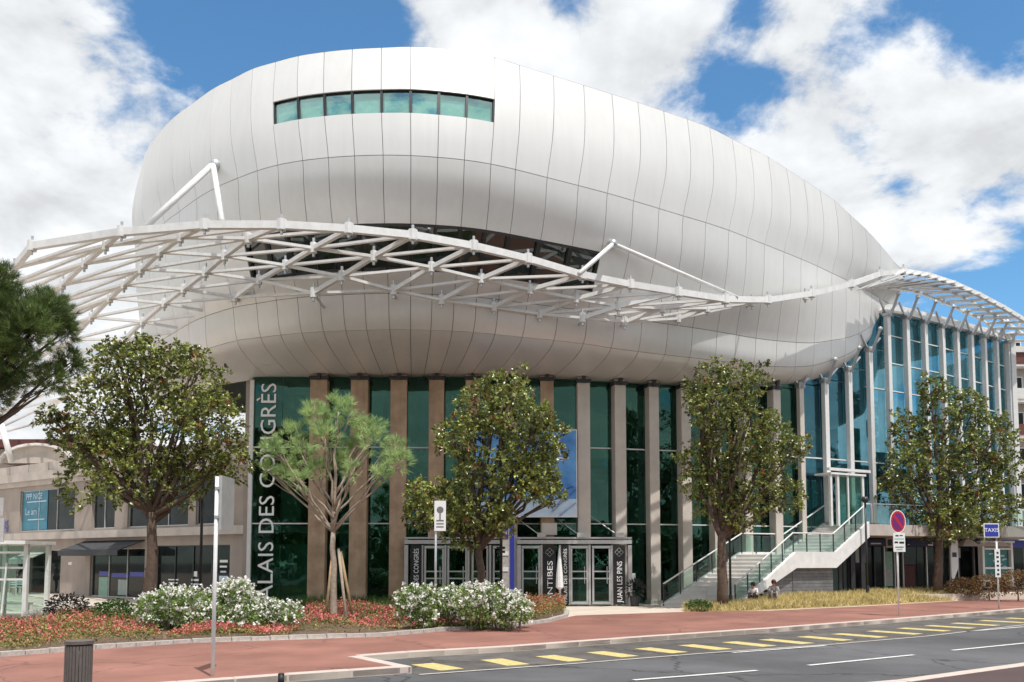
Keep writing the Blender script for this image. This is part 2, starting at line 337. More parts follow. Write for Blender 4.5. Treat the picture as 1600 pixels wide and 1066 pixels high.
class Wall:
    """a vertical plane through plan points A, B: pixel columns and rows become metres on it"""
    def __init__(s, A, B):
        s.A = V((A[0], A[1], 0)); s.u = (V((B[0], B[1], 0))-s.A); s.L = s.u.length; s.u /= s.L
        s.n = V((s.u.y, -s.u.x, 0))
        if s.n.y > 0: s.n = -s.n          # towards the street
    def s_of(s, px):
        k = (px-CX)/F*1.0
        # x = k*y' with y' ~ depth along the view axis at the horizon
        d = ray(px, HZ); k = d.x/d.y
        den = s.u.x-k*s.u.y
        return (k*s.A.y-s.A.x)/den
    def pt(s, px, py):
        q = s.A+s.u*s.s_of(px); d = ray(px, py); return V((q.x, q.y, H0+d.z*q.y/d.y))
    def z_of(s, px, py): return s.pt(px, py).z
    def P(s, a, z, out=0.0): q = s.A+s.u*a+s.n*out; return V((q.x, q.y, z))
    def slab(s, mb, a0, a1, z0, z1, o0, o1, mi=0):
        c = s.P((a0+a1)/2, (z0+z1)/2, (o0+o1)/2)
        return mb.obox(c, s.u*(a1-a0)/2, s.n*(o1-o0)/2, V((0, 0, (z1-z0)/2)), mi)
    def rect(s, mb, px0, py0, px1, py1, o0, o1, mi=0):
        a0, a1 = s.s_of(px0), s.s_of(px1); pm = (px0+px1)/2
        z1, z0 = s.z_of(pm, py0), s.z_of(pm, py1)
        return s.slab(mb, min(a0, a1), max(a0, a1), z0, z1, o0, o1, mi)
# ================================================================== GROUND
RZ = -.12
def sheet(name, poly, z, material, parent=None, kind='structure'):
    mb = MB().add([(p[0], p[1], z) for p in poly], [tuple(range(len(poly)))])
    o = mb.build(name, material, parent)
    if kind and parent is None: o['kind'] = kind
    return o
def gp(lst, z=0.0): return [tuple(G(x, y, z))[:2] for x, y in lst]
tag(MB().box((-500, -300, -1.2), (600, 900, -.16)).build('ground', 'bay_asphalt'), kind='structure')
# kerb line in plan: far left front, build-out corner, recess, then the long curve to the right
kfront = gp([(280, 1067.5), (450, 1055), (643, 1042)])
kin = gp([(563, 1025.5)])
kmain = gp([(640, 1019.5), (800, 1010.5), (1000, 996), (1200, 982.5), (1400, 967.5), (1600, 951.5)])
d0 = V((kfront[1][0]-kfront[0][0], kfront[1][1]-kfront[0][1])).normalized()
kleft = [(kfront[0][0]-d0.x*t, kfront[0][1]-d0.y*t) for t in (60, 25, 8)]
d1 = V((kmain[-1][0]-kmain[-2][0], kmain[-1][1]-kmain[-2][1])).normalized()
kright = [(kmain[-1][0]+d1.x*t, kmain[-1][1]+d1.y*t) for t in (12, 40, 90)]
KERB = kleft+kfront+kin+kmain+kright
sheet('road', [(-90, -40)]+[(-90, kleft[0][1]+.3)]+[(p[0], p[1]+.05) for p in KERB]+[(140, KERB[-1][1]), (140, -40)], RZ, 'asphalt')
road = bpy.data.objects['road']
plz = MB().prism(KERB+[(150, 200), (-150, 200), (-90, kleft[0][1]+2)], -.14, 0.0).build('plaza', 'pale_paving'); plz['kind'] = 'structure'
back = gp([(-60, 1032), (0, 1027), (150, 1015), (300, 1005), (480, 999), (600, 995), (700, 986), (800, 980), (860, 972), (886, 965), (900, 962), (1075, 956), (1200, 954.5), (1350, 947.5), (1530, 937), (1600, 930)])
db = V((back[-1][0]-back[-2][0], back[-1][1]-back[-2][1])).normalized()
bleft = [(back[0][0]-t, back[0][1]-t*.25) for t in (60, 20)]
bright = [(back[-1][0]+db.x*t, back[-1][1]+db.y*t) for t in (15, 60)]
BACK = bleft+back+bright
def inset(line, d):
    out = []
    for i, p in enumerate(line):
        a = V(line[max(i-1, 0)]); b = V(line[min(i+1, len(line)-1)]); t = (b-a).normalized()
        out.append((p[0]-t.y*d, p[1]+t.x*d))
    return out
pv = sheet('pavement', [(p[0], p[1]) for p in inset(KERB, .28)]+BACK[::-1], .004, 'red_paving')
# kerb stones, one by one
kb = bpy.data.objects.new('kerb', None); link(kb); kb['kind'] = 'structure'
proto = None
KL = kleft[1:]+kfront+kin+kmain+kright[:2]
for a, b in zip(KL[:-1], KL[1:]):
    a, b = V((*a, 0)), V((*b, 0)); L = (b-a).length; n = max(1, round(L/1.0)); t = (b-a)/L; nn = V((-t.y, t.x, 0))
    for i in range(n):
        c = a+t*(L*(i+.5)/n)+nn*.12
        mb = MB().obox((c.x, c.y, -.055), t*(L/n/2-.006), nn*.12, V((0, 0, .067+R.uniform(-.002, .002))))
        o = mb.build('kerb_stone', 'kerb_stone', kb, bevel=.012)
        top(o)
# hatched strip beside the carriageway
be = gp([(655, 1055), (900, 1037.5), (1100, 1021.5), (1300, 1007.5), (1450, 994.5), (1600, 977)], RZ)
de = V((be[-1][0]-be[-2][0], be[-1][1]-be[-2][1])).normalized(); be += [(be[-1][0]+de.x*40, be[-1][1]+de.y*40)]
kz = [V((*p, 0)) for p in [kin[0]]+kmain+kright[:2]]; bz = [V((*p, 0)) for p in be]
bay = sheet('bus_bay', [p[:2] for p in bz]+[tuple(p)[:2] for p in kz[::-1]][:-1]+[kfront[-1]], RZ+.004, 'bay_asphalt')
def along(pl, s):
    for a, b in zip(pl[:-1], pl[1:]):
        L = (b-a).length
        if s <= L: return a+(b-a)*(s/L)
        s -= L
    return pl[-1]
def near(pl, p):
    best = None
    for a, b in zip(pl[:-1], pl[1:]):
        d = b-a; t = max(0, min(1, (p-a).dot(d)/d.dot(d))); q = a+d*t
        if best is None or (q-p).length < (best-p).length: best = q
    return best
st = [(695, 1043), (788, 1035), (873, 1028), (951, 1021.5), (1026, 1015.5), (1092, 1010), (1158, 1005), (1216, 1001), (1272, 996.5), (1327, 992), (1377, 987.5), (1424, 983), (1466, 979), (1507, 975), (1545, 970.5), (1582, 966.5), (1617, 963)]
for i, (px, py) in enumerate(st):
    c = G(px, py, RZ); c.z = 0; k_, b_ = near(kz, c), near(bz, c); d = (k_-b_)
    tt = V((d.y, -d.x, 0)).normalized(); sk = tt*.0
    w_ = .265; p0, p1 = b_+d*.14, b_+d*.58
    q = [p0-tt*w_-sk, p0+tt*w_-sk, p1+tt*w_+sk, p1-tt*w_+sk]
    o = sheet('painted_stripe', [(v.x, v.y) for v in q], RZ+.008, 'line_yellow', bay, None)
ln = MB()
for i in range(len(bz)-1):
    a, b = bz[i], bz[i+1]; t = (b-a).normalized(); nn = V((-t.y, t.x, 0))
    ln.add([(*(a-nn*.05)[:2], RZ+.012), (*(b-nn*.05)[:2], RZ+.012), (*(b+nn*.05)[:2], RZ+.012), (*(a+nn*.05)[:2], RZ+.012)], [(0, 1, 2, 3)])
ln.build('bay_edge_line', 'edging', road)
def dash(p0, p1, wd=.06):
    a, b = G(*p0, RZ), G(*p1, RZ); t = (b-a).normalized(); nn = V((-t.y, t.x, 0))*wd; z = RZ+.012
    sheet('lane_dash', [(v.x, v.y) for v in (a-nn, b-nn, b+nn, a+nn)], z, 'line_white', road, None)
for q in [((990, 1063.5), (1183, 1048.5)), ((1263, 1040.5), (1428, 1024)), ((1488, 1017), (1612, 1004.5)), ((1145, 1020.5), (1290, 1009.5)), ((1510, 987.5), (1600, 980))]: dash(*q)
# near-side kerb and paving across the street (lower right corner)
nk = gp([(1200, 1080), (1400, 1063), (1600, 1036)]); dn = V((nk[2][0]-nk[1][0], nk[2][1]-nk[1][1])).normalized()
nk = [(nk[0][0]-dn.x*12, nk[0][1]-dn.y*12)]+nk+[(nk[2][0]+dn.x*50, nk[2][1]+dn.y*50)]
nkb = bpy.data.objects.new('near_kerb', None); link(nkb); nkb['kind'] = 'structure'
for a, b in zip(nk[:-1], nk[1:]):
    a, b = V((*a, 0)), V((*b, 0)); L = (b-a).length; n = max(1, round(L)); t = (b-a)/L; nn = V((t.y, -t.x, 0))
    for i in range(n):
        c = a+t*(L*(i+.5)/n)+nn*.12
        top(MB().obox((c.x, c.y, -.055), t*(L/n/2-.006), nn*.12, V((0, 0, .067))).build('kerb_stone', 'kerb_stone', nkb, bevel=.012))
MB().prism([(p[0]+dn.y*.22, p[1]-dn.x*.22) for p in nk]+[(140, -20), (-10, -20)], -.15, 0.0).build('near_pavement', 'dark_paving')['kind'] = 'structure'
# ================================================================== HALL : plan data
FPX = [393, 488, 550.6, 611, 670.5, 728, 787, 844.5, 900, 954, 1006.5, 1056, 1104, 1151, 1198, 1244, 1283, 1320.6, 1354, 1384, 1414, 1442.5, 1470, 1493, 1515.6, 1536, 1555, 1573.7]
FYY = [38.6, 38.6, 38.6, 38.65, 38.8, 38.82, 38.85, 38.8, 38.75, 39.0, 39.5, 39.9, 40.4, 41.0, 41.6, 42.2, 42.9, 43.7, 44.5, 45.3, 46.2, 47.1, 48.0, 49.0, 49.9, 50.9, 52.0, 53.0]
TPX = [393, 700, 850, 1000, 1150, 1215, 1280, 1320, 1345, 1370, 1385, 1575]
TPY = [590, 590, 592, 600, 606, 604, 594, 574, 555, 522, 486, 532]
def fY(px): return spl(FPX, FYY, px)
def fxy(px):
    d = ray(px, 700); y = fY(px); return V((d.x/d.y*y, y, 0))
def ftop(px): return UP(px, float(np.interp(px, TPX, TPY)), fY(px)).z
hall = thing('convention_hall', 'white metal egg shaped convention hall over a curved green glass entrance wall', 'convention hall', (-1, 42, 0))
# ------------------------------------------------------------------ shell
TX = [208, 211, 222, 231, 262, 330, 400, 480, 560, 640, 700, 760, 860, 1000, 1100, 1200, 1300, 1350, 1385, 1402, 1412]
TY = [300, 280, 250, 232, 190, 140, 105, 84, 76, 73, 77, 86, 117, 161, 195, 245, 310, 355, 393, 416, 432]
SEAM = [(213, 402), (232, 374), (257, 348), (280, 331), (307, 311), (338, 293), (371.5, 278.5), (402, 267), (434, 258), (473, 251), (513, 246.5), (554, 243.7), (598.6, 242.5), (642, 243.2), (684, 246), (725.6, 250), (767, 256.5), (805.6, 265), (855, 277.6), (903.6, 290), (949, 302), (990, 314), (1030, 326), (1067.5, 337.5), (1103, 348), (1139, 360), (1167, 371), (1195, 382), (1225, 394), (1252, 405), (1277, 416), (1300, 427), (1322, 437.5), (1343, 448), (1362, 458), (1379, 469), (1392, 481)]
TOPX = [209, 229, 253, 276, 303, 334, 363, 395, 430.6, 466, 506.6, 550.6, 596, 642, 687, 731, 773, 812, 865, 912, 956, 996.5, 1037, 1074, 1109, 1144, 1172, 1200, 1229, 1256, 1281, 1304, 1328, 1352, 1375, 1396, 1411]
BPX = [(213, 300), (232, 330), (257, 356), (280, 380), (310, 385), (338, 415), (371, 455), (434, 520), (513, 575), (598, 622), (642, 641), (684, 660), (767, 705), (855, 765), (949, 860), (1030, 950), (1103, 1040), (1167, 1115), (1225, 1190), (1277, 1262), (1300, 1297), (1343, 1342), (1378, 1376), (1392, 1386)]
ZN = [1, .81, .64, .42, .31, .16, .075, .035, .012, 0]      # height between seam (1) and lower edge (0)
GN = [0, .03, .095, .235, .305, .345, .42, .57, .77, 1.0]    # share of the way in from seam to lower edge
rows = []
for k, (sx, sy) in enumerate(SEAM):
    P = UZ(sx, sy, 16.0)
    tx = TOPX[k]; ty = float(np.interp(tx, TX, TY)); zt = float(np.interp(sx, [1180, 1300, 1395], [20.4, 19.6, 17.6]))
    if k == 0: T = V((P.x+.15, P.y+.8, 20.4))
    else: T = UZ(tx, ty, zt)
    bx = float(np.interp(sx, [a for a, _ in BPX], [b for _, b in BPX]))
    if bx >= 393: B = fxy(bx); B.y += .25; B.z = ftop(bx)+.03
    else: B = V((float(np.interp(sx, [213, 232, 257, 280, 307, 330], [-19, -17, -15.2, -14.3, -13.3, -12.3])), float(np.interp(sx, [213, 232, 257, 280, 307, 330], [47, 44, 42, 40.6, 39.7, 38.95])), 10.15))
    m = (T+P)/2; out = V((P.x+4.5, P.y-43, 0)).normalized(); q1 = T.lerp(P, .33)+out*.20; q2 = T.lerp(P, .67)+out*.24
    col = [T, q1, q2]
    for zn, g in zip(ZN, GN):
        c = P.lerp(B, g); c.z = B.z+(16-B.z)*zn; col.append(c)
    rows.append(col)
# round the back, out of sight
a0, a1 = V((*SEAM[0], 0)), 0
Pl, Pr = rows[0][3].copy(), rows[-1][3].copy()
backpts = [(22.5, 51), (21, 55), (17, 59), (10, 62), (2, 62.5), (-6, 61), (-12, 57.5), (-16, 52), (-18.3, 47)]
brow = []
for x, y in backpts:
    P = V((x, y, 16)); C = V((1, 50, 0)); inn = (C-P); inn.z = 0; inn.normalize()
    t_ = (x+18)/40; T = P+inn*.9; T.z = 20.4-2.2*max(0, t_-.4)
    B = P+inn*4; B.z = 10.15
    col = [T, T.lerp(P, .33), T.lerp(P, .67)]
    for zn, g in zip(ZN, GN): c = P.lerp(B, g); c.z = B.z+(16-B.z)*zn; col.append(c)
    brow.append(col)
ALL = rows+brow
GA = np.array([[tuple(p) for p in c] for c in ALL])          # stations x 13 levels x 3
nS = len(ALL)
def crm(p0, p1, p2, p3, t):
    return .5*((2*p1)+(-p0+p2)*t+(2*p0-5*p1+4*p2-p3)*t*t+(-p0+3*p1-3*p2+p3)*t**3)
def col_at(k):
    i = int(math.floor(k)); t = k-i
    return crm(GA[(i-1) % nS], GA[i % nS], GA[(i+1) % nS], GA[(i+2) % nS], t)
def S(k, l):
    c = col_at(k); i = min(int(l), 11); t = l-i
    p0 = c[i-1] if i > 0 else 2*c[0]-c[1]; p3 = c[i+2] if i+2 < 13 else 2*c[12]-c[11]
    return crm(p0, c[i], c[i+1], p3, t)
def Nrm(k, l):
    a = S(k+.05, l)-S(k-.05, l); b = S(k, min(l+.05, 12))-S(k, max(l-.05, 0)); n = np.cross(a, b); n /= np.linalg.norm(n)+1e-9
    return n
ctr = S(13, 3); n0 = Nrm(13, 3); SG = 1 if n0[1] < 0 else -1
GAPM = .012
def panel(name, k0, k1, l0, l1, material, nk=3, nl=None, off=0.0, parent=hall, gap=GAPM, thick=.05):
    nl = nl or max(2, int(round((l1-l0)*3)))
    A = np.array([[S(k0+(k1-k0)*i/nk, l0+(l1-l0)*j/nl) for j in range(nl+1)] for i in range(nk+1)])
    NN = np.array([[Nrm(k0+(k1-k0)*i/nk, l0+(l1-l0)*j/nl)*SG for j in range(nl+1)] for i in range(nk+1)])
    # pull the edges in by the joint width
    def pull(a, b):
        d = b-a; L = np.linalg.norm(d, axis=-1, keepdims=True)+1e-9; return a+d/L*np.minimum(gap, L*.3)
    A[0] = pull(A[0], A[1]); A[-1] = pull(A[-1], A[-2]); A[:, 0] = pull(A[:, 0], A[:, 1]); A[:, -1] = pull(A[:, -1], A[:, -2])
    A = A+NN*off
    I = np.arange((nk+1)*(nl+1)).reshape(nk+1, nl+1)
    f = [(I[i, j], I[i, j+1], I[i+1, j+1], I[i+1, j]) for i in range(nk) for j in range(nl)]
    v = A.reshape(-1, 3); n = len(v); rim = list(I[:, 0])+list(I[-1, 1:])+list(I[-2::-1, -1])+list(I[0, -2:0:-1])
    v2 = (A-NN*thick).reshape(-1, 3)[rim]; m = len(rim); v1 = v[rim]
    for q in range(m): f.append((n+q, n+(q+1) % m, n+m+(q+1) % m, n+m+q))
    o = npmesh(name, np.vstack([v, v1, v2]), np.array(f), material, parent, True)
    o.data.polygons.foreach_set('use_smooth', [True]*(nk*nl)+[False]*len(rim))
    return o
W0, W1 = 8, 16          # upper window stations
RB0, RB1 = 6, 20        # lower ribbon stations
nf = len(SEAM)
UW0, UW1 = 1.30, 1.93   # window band between the levels of the top wall (level 0 = rim, 3 = seam)
for k in range(nf-1):
    if W0 <= k < W1:
        panel('shell_panel', k, k+1, 0, UW0, 'shell'); panel('shell_panel', k, k+1, UW1, 3, 'shell')
        panel('window_pane', k+.03, k+.97, UW0+.015, UW1-.015, 'glass_ribbon', 2, 2, -.10, gap=.02)
        panel('window_frame', k, k+.045, UW0, UW1, 'black', 1, 2, -.04, gap=.001); panel('window_frame', k+.955, k+1, UW0, UW1, 'black', 1, 2, -.04, gap=.001)
    else: panel('shell_panel', k, k+1, 0, 3, 'shell')
    if RB0 <= k < RB1:
        panel('shell_panel', k, k+1, 3, 5, 'shell'); panel('shell_panel', k, k+1, 6, 7, 'shell')
        panel('window_pane', k+.05, k+.95, 5.05, 5.97, 'glass_ribbon_dark', 2, 3, -.16, gap=.02)
        panel('window_frame', k, k+.07, 5, 6, 'black', 1, 3, -.05, gap=.001); panel('window_frame', k+.93, k+1, 5, 6, 'black', 1, 3, -.05, gap=.001)
        panel('window_frame', k, k+1, 5.0, 5.07, 'dark_metal', 2, 1, -.02, gap=.001)
    else: panel('shell_panel', k, k+1, 3, 7, 'shell')
    panel('shell_panel', k, k+1, 7, 8.6, 'shell'); panel('shell_panel', k, k+1, 8.6, 12, 'shell')
def bigpatch(name, ks, ls, material, off):
    A = np.array([[S(k, l)+Nrm(k, l)*SG*off for l in ls] for k in ks]); a, b = len(ks), len(ls)
    I = np.arange(a*b).reshape(a, b); f = [(I[i, j], I[i, j+1], I[i+1, j+1], I[i+1, j]) for i in range(a-1) for j in range(b-1)]
    return npmesh(name, A.reshape(-1, 3), np.array(f), material, hall, True)
ks = np.linspace(0, nf-2.5, (nf-2)*2)
bigpatch('joint_backing', ks, np.linspace(0, 12, 37), 'joint', -.24)
bigpatch('joint_backing', ks, np.linspace(0, UW0, 4), 'joint', -.035); bigpatch('joint_backing', ks, np.linspace(UW1, 5, 8), 'joint', -.035); bigpatch('joint_backing', ks, np.linspace(6, 12, 19), 'joint', -.035)
bigpatch('shell_back', np.linspace(nf-1, nS, (nS-nf+1)*2+1), np.linspace(0, 12, 25), 'shell', 0)
rim = np.array([S(k, 0) for k in np.linspace(0, nS, nS*2+1)[:-1]]); cc_ = rim.mean(0)+np.array([0, 0, .6])
v = np.vstack([rim, rim*.5+cc_*.5+np.array([0, 0, .25]), cc_[None]]); n = len(rim)
f = [(i, (i+1) % n, n+(i+1) % n, n+i) for i in range(n)]
npmesh('shell_roof', v, np.array(f+[(n+i, n+(i+1) % n, 2*n, 2*n) for i in range(0)]), 'shell', hall, True)
npmesh('shell_roof', v, np.array([(n+i, n+(i+1) % n, 2*n) for i in range(n)]), 'shell', hall, True)
# blinds behind the upper window
for k in range(W0, W1):
    panel('window_blind', k+.05, k+.95, UW0+.02+R.uniform(0, .2), UW1-.03, 'blind', 1, 2, -.2, gap=.03)
# ------------------------------------------------------------------ glass wall
def ndir(px):
    t = (fxy(px+12)-fxy(px-12)).normalized(); return t, V((t.y, -t.x, 0))
PW = {488: .76, 550.6: .76, 611: .73, 670.5: .68, 728: .64, 787: .62, 844.5: .60, 900: .56, 954: .53, 1006.5: .48, 1056: .48}
HAS_PILLAR = FPX[1:]
for i, px in enumerate(HAS_PILLAR):
    t, nn = ndir(px); wd = PW.get(px, .42 if px < 1230 else .27); dp = .26 if px < 1230 else .13; zt = ftop(px)+(.02 if px < 1300 else 0)
    c = fxy(px)+t*(wd/2)+nn*(dp+.08)
    mname = 'pillar_tan' if px < 860 else ('pillar_pale' if px < 1260 else 'pillar_white')
    base = .05 if px < 1260 else 3.74
    o = MB().obox((c.x, c.y, (zt+base)/2), t*wd/2, nn*dp, V((0, 0, (zt-base)/2))).build('pillar', mname, hall, bevel=.02)
    hb = MB().obox((c.x, c.y, zt-.16), t*(wd/2+.05), nn*(dp+.04), V((0, 0, .09)))
    if px > 1230:
        for sgn in (-1, 1): hb.bar(c+t*.12*sgn+V((0, 0, zt-.1)), c+t*.75*sgn+nn*.12+V((0, 0, zt+.55)), .09, .09)
        hb.bar(c+nn*.2+V((0, 0, zt-.3)), c+nn*.7+V((0, 0, zt+.75)), .10, .10); hb.ball(c+nn*.72+V((0, 0, zt+.8)), .12)
    else:
        hb.bar(c+nn*.25+V((0, 0, zt-.25)), c+nn*.35+V((0, 0, zt+.28)), .16, .16)
    hb.build('bracket', 'dark_metal' if px < 1230 else 'steel', o)
    MB().obox((c.x, c.y, base+.04), t*(wd/2+.05), nn*(dp+.05), V((0, 0, .09))).build('pillar_foot', 'alu', o)
c = fxy(393); MB().box((c.x-.09, c.y-.12, 0), (c.x+.09, c.y+.12, 10.1)).build('corner_post', 'pillar_white', hall)
# panes and transoms, bay by bay
LEV = [.06, 3.62, 7.05]
def bayw(p0, p1, zlist, gl, sub=1):
    A, B = fxy(p0), fxy(p1); t = (B-A).normalized(); nn = V((t.y, -t.x, 0)); L = (B-A).length
    for j in range(len(zlist)-1):
        z0, z1 = zlist[j], zlist[j+1]
        for q in range(sub):
            c = A.lerp(B, (q+.5)/sub)
            nq = (nn+t*R.uniform(-.012, .012)+V((0, 0, R.uniform(-.008, .008)))).normalized(); tq = V((nq.y, -nq.x, 0)).normalized()*-1
            MB().obox((c.x, c.y, (z0+z1)/2), tq*(L/sub/2-.012), nq*.012, V((0, 0, (z1-z0)/2-.02))).build('glass_pane', gl, hall)
    for z in zlist[1:-1]:
        m = (A+B)/2; MB().obox((m.x, m.y, z), t*(L/2), nn*.05, V((0, 0, .028))).build('transom', 'white_paint', hall)
bays = list(zip(FPX[:-1], FPX[1:]))
for p0, p1 in bays:
    zt = min(ftop(p0), ftop(p1))+.02; zl = (LEV if p0 < 1283 else [3.78, 7.05])+([zt] if zt < 12.1 else [11.0, zt] if zt < 13.2 else [11.0, 12.5, zt] if zt < 14.5 else [11.0, 12.5, 14.0, zt])
    bayw(p0, p1, zl, 'glass_hall' if p0 < 1240 else 'glass_wing', 2 if p0 == 393 else 1)
    # sloping top infill where the wall climbs under the shell
    za, zb = ftop(p0)+.02, ftop(p1)+.02
    if abs(za-zb) > .08:
        A, B = fxy(p0), fxy(p1); t = (B-A).normalized(); nn = V((t.y, -t.x, 0))*.012; tri = [A+V((0, 0, zt+.02)), B+V((0, 0, zt+.02)), (A if za > zb else B)+V((0, 0, max(za, zb)))]
        MB().add([p-nn for p in tri]+[p+nn for p in tri], [(0, 1, 2), (5, 4, 3), (0, 3, 4, 1), (1, 4, 5, 2), (2, 5, 3, 0)]).build('glass_pane', 'glass_hall' if p0 < 1240 else 'glass_wing', hall)
# coping along the top of the glass wing, and its return wall
cp = MB()
for p0, p1 in bays:
    if p0 >= 1384:
        A, B = fxy(p0), fxy(p1); A.z, B.z = ftop(p0)+.06, ftop(p1)+.06; cp.bar(A, B, .5, .12); A.z += .45; B.z += .45; cp.bar(A+V((.1, .6, 0)), B+V((.1, .6, 0)), .3, .35)
cp.build('coping', 'white_paint', hall)
e = fxy(1573.7); MB().box((e.x+.32, e.y-.3, 0), (e.x+.6, e.y+.2, ftop(1573)+.5)).build('corner_post', 'pillar_white', hall)
MB().box((e.x+.2, e.y+.3, 0), (e.x+.4, e.y+12, ftop(1573))).build('side_wall', 'white_dirty', hall)
# inside: floors, back wall, columns
fp = [fxy(p) for p in FPX]
def off_line(d): return [(p+ -ndir(px)[1]*d) for p, px in zip(fp, FPX)]
inn = off_line(.75); bk = off_line(11.5)
for z in (3.45, 6.9):
    MB().prism([(p.x, p.y) for p in inn]+[(p.x, p.y) for p in bk[::-1]], z-.2, z+.1).build('floor_slab', 'interior_slab', hall)
MB().prism([(p.x, p.y) for p in off_line(.1)]+[(p.x, p.y) for p in bk[::-1]], .004, .03).build('inside_floor', 'interior_slab', hall)
bw = MB()
for a, b in zip(bk[:-1], bk[1:]): bw.add([(a.x, a.y, 0), (b.x, b.y, 0), (b.x, b.y, 16), (a.x, a.y, 16)], [(0, 1, 2, 3)])
bw.build('back_wall', 'interior', hall)
c0 = fp[0]; MB().box((c0.x-.35, c0.y+.15, 0), (c0.x-.1, bk[0].y, 10.1)).build('side_wall', 'render_wall', hall)
for px in (440, 520, 640, 700, 820, 925, 1030, 1130, 1230):
    q = fxy(px)-ndir(px)[1]*3.2; MB().tube([(q.x, q.y, 0), (q.x, q.y, 10)], .28, 12).build('inside_column', 'interior_column', hall, True)
for px, z0, z1, dd in ((560, .2, 3, 5), (920, 3.7, 6.2, 5), (1010, 7.2, 9.4, 4), (760, 7.2, 9, 4), (1180, 3.8, 6.4, 5)):
    q = fxy(px)-ndir(px)[1]*dd; MB().box((q.x-1.5, q.y, z0), (q.x+1.2, q.y+.15, z1)).build('partition', 'interior_slab', hall)
for p0, p1 in bays:
    for z0, z1 in ((.1, 3.2), (3.6, 6.7), (7.1, 9.9)):
        k_ = R.random()
        if k_ < .45: continue
        A, B = fxy(p0), fxy(p1); t = (B-A).normalized(); nn = V((t.y, -t.x, 0)); a0, a1 = R.uniform(0, .4), R.uniform(.6, 1)
        c = A.lerp(B, (a0+a1)/2)-nn*R.uniform(.9, 3.2); h_ = (z1-z0)*(R.uniform(.25, .6) if k_ < .8 else R.uniform(.7, 1)); zz = z1-h_/2 if k_ < .7 else z0+h_/2
        MB().obox((c.x, c.y, zz), t*((B-A).length*(a1-a0)/2), nn*.02, V((0, 0, h_/2))).build('blind' if k_ < .7 else 'screen', 'blind' if k_ < .6 else ('interior_slab' if k_ < .85 else 'interior_column'), hall)
# wing roof behind the coping
wr = MB(); pr = [p for p in FPX if p >= 1340]
tv = [(fxy(p)-ndir(p)[1]*.2, ftop(p)+.05) for p in pr]; bv = [(fxy(p)-ndir(p)[1]*11, ftop(p)-.6) for p in pr]
vs = [(p.x, p.y, z) for p, z in tv]+[(p.x, p.y, z) for p, z in bv]; n = len(pr)
wr.add(vs, [(i, i+1, n+i+1, n+i) for i in range(n-1)]); wr.build('wing_roof', 'white_dirty', hall)
# soffit emblem and the vertical lettering on the glass
fl = Wall((fxy(393).x, 38.6), (fxy(488).x, 38.6))
p = fl.pt(427, 925); lp = V((p.x, p.y-.05, 0)); sz = .98
zbot = fl.z_of(428, 921)
lettering('lettering', 'PALAIS DES CONGRÈS', 'lettering', hall, (lp.x, lp.y, zbot-1.02), (0, 0, 1), (-1, 0, 0), sz, fit=fl.z_of(418, 602)-(zbot-1.02))
lettering('emblem', 'a', 'white_dirty', hall, UP(407, 573, 36.4), (1, 0, 0), (0, .35, 1), 1.0)
# ------------------------------------------------------------------ entrance
ent = Wall((fxy(611).x, 37.75), (fxy(1000).x, 37.75))
portal = MB()
for a, b in ((632, 800), (808, 987)):
    ent.rect(portal, a, 844, b, 850, -.12, .12); ent.rect(portal, a, 852, a+6, 945.5, -.1, .1); ent.rect(portal, b-6, 852, b, 945.5, -.1, .1)
    ent.rect(portal, a, 839.5, b, 842, -.6, .1)
    for px in (a+3, b-3):
        p = ent.pt(px, 845); portal.bar((p.x, p.y, p.z), (p.x, p.y+1.1, p.z), .12, .2)
for px in (846, 875, 889, 921, 956, 660, 696, 732, 766): ent.rect(portal, px-1.6, 852, px+1.6, 945.5, -.07, .07)
portal.build('door_portal', 'alu', hall)
ent.rect(MB(), 0, 0, 1, 1, 0, 0)
for a, b in ((815, 844), (891, 919), (925, 954), (663, 694), (699, 730), (737, 763), (770, 794)):
    fr = MB(); ent.rect(fr, a, 853, b, 857, -.05, .05); ent.rect(fr, a, 940, b, 944.5, -.05, .05); ent.rect(fr, a, 857.5, a+3, 939.5, -.05, .05); ent.rect(fr, b-3, 857.5, b, 939.5, -.05, .05)
    ent.rect(fr, a+3, 892, b-3, 894, -.03, .05); ent.rect(fr, a+3, 903, b-3, 905, -.03, .05)
    d = fr.build('door', 'steel', hall)
    g = MB(); ent.rect(g, a+3, 857.5, b-3, 939.5, -.012, .012); g.build('door_pane', 'glass_hall', d)
    hd = MB(); p0, p1 = ent.pt(b-6, 885), ent.pt(b-6, 912); hd.tube([p0+V((0, -.1, 0)), p1+V((0, -.1, 0))], .02, 6); hd.build('door_handle', 'steel', d)
for a, b in ((800, 808),):
    q = MB(); ent.rect(q, a, 836, b, 945, -.25, -.1); q.build('door_jamb', 'alu', hall)
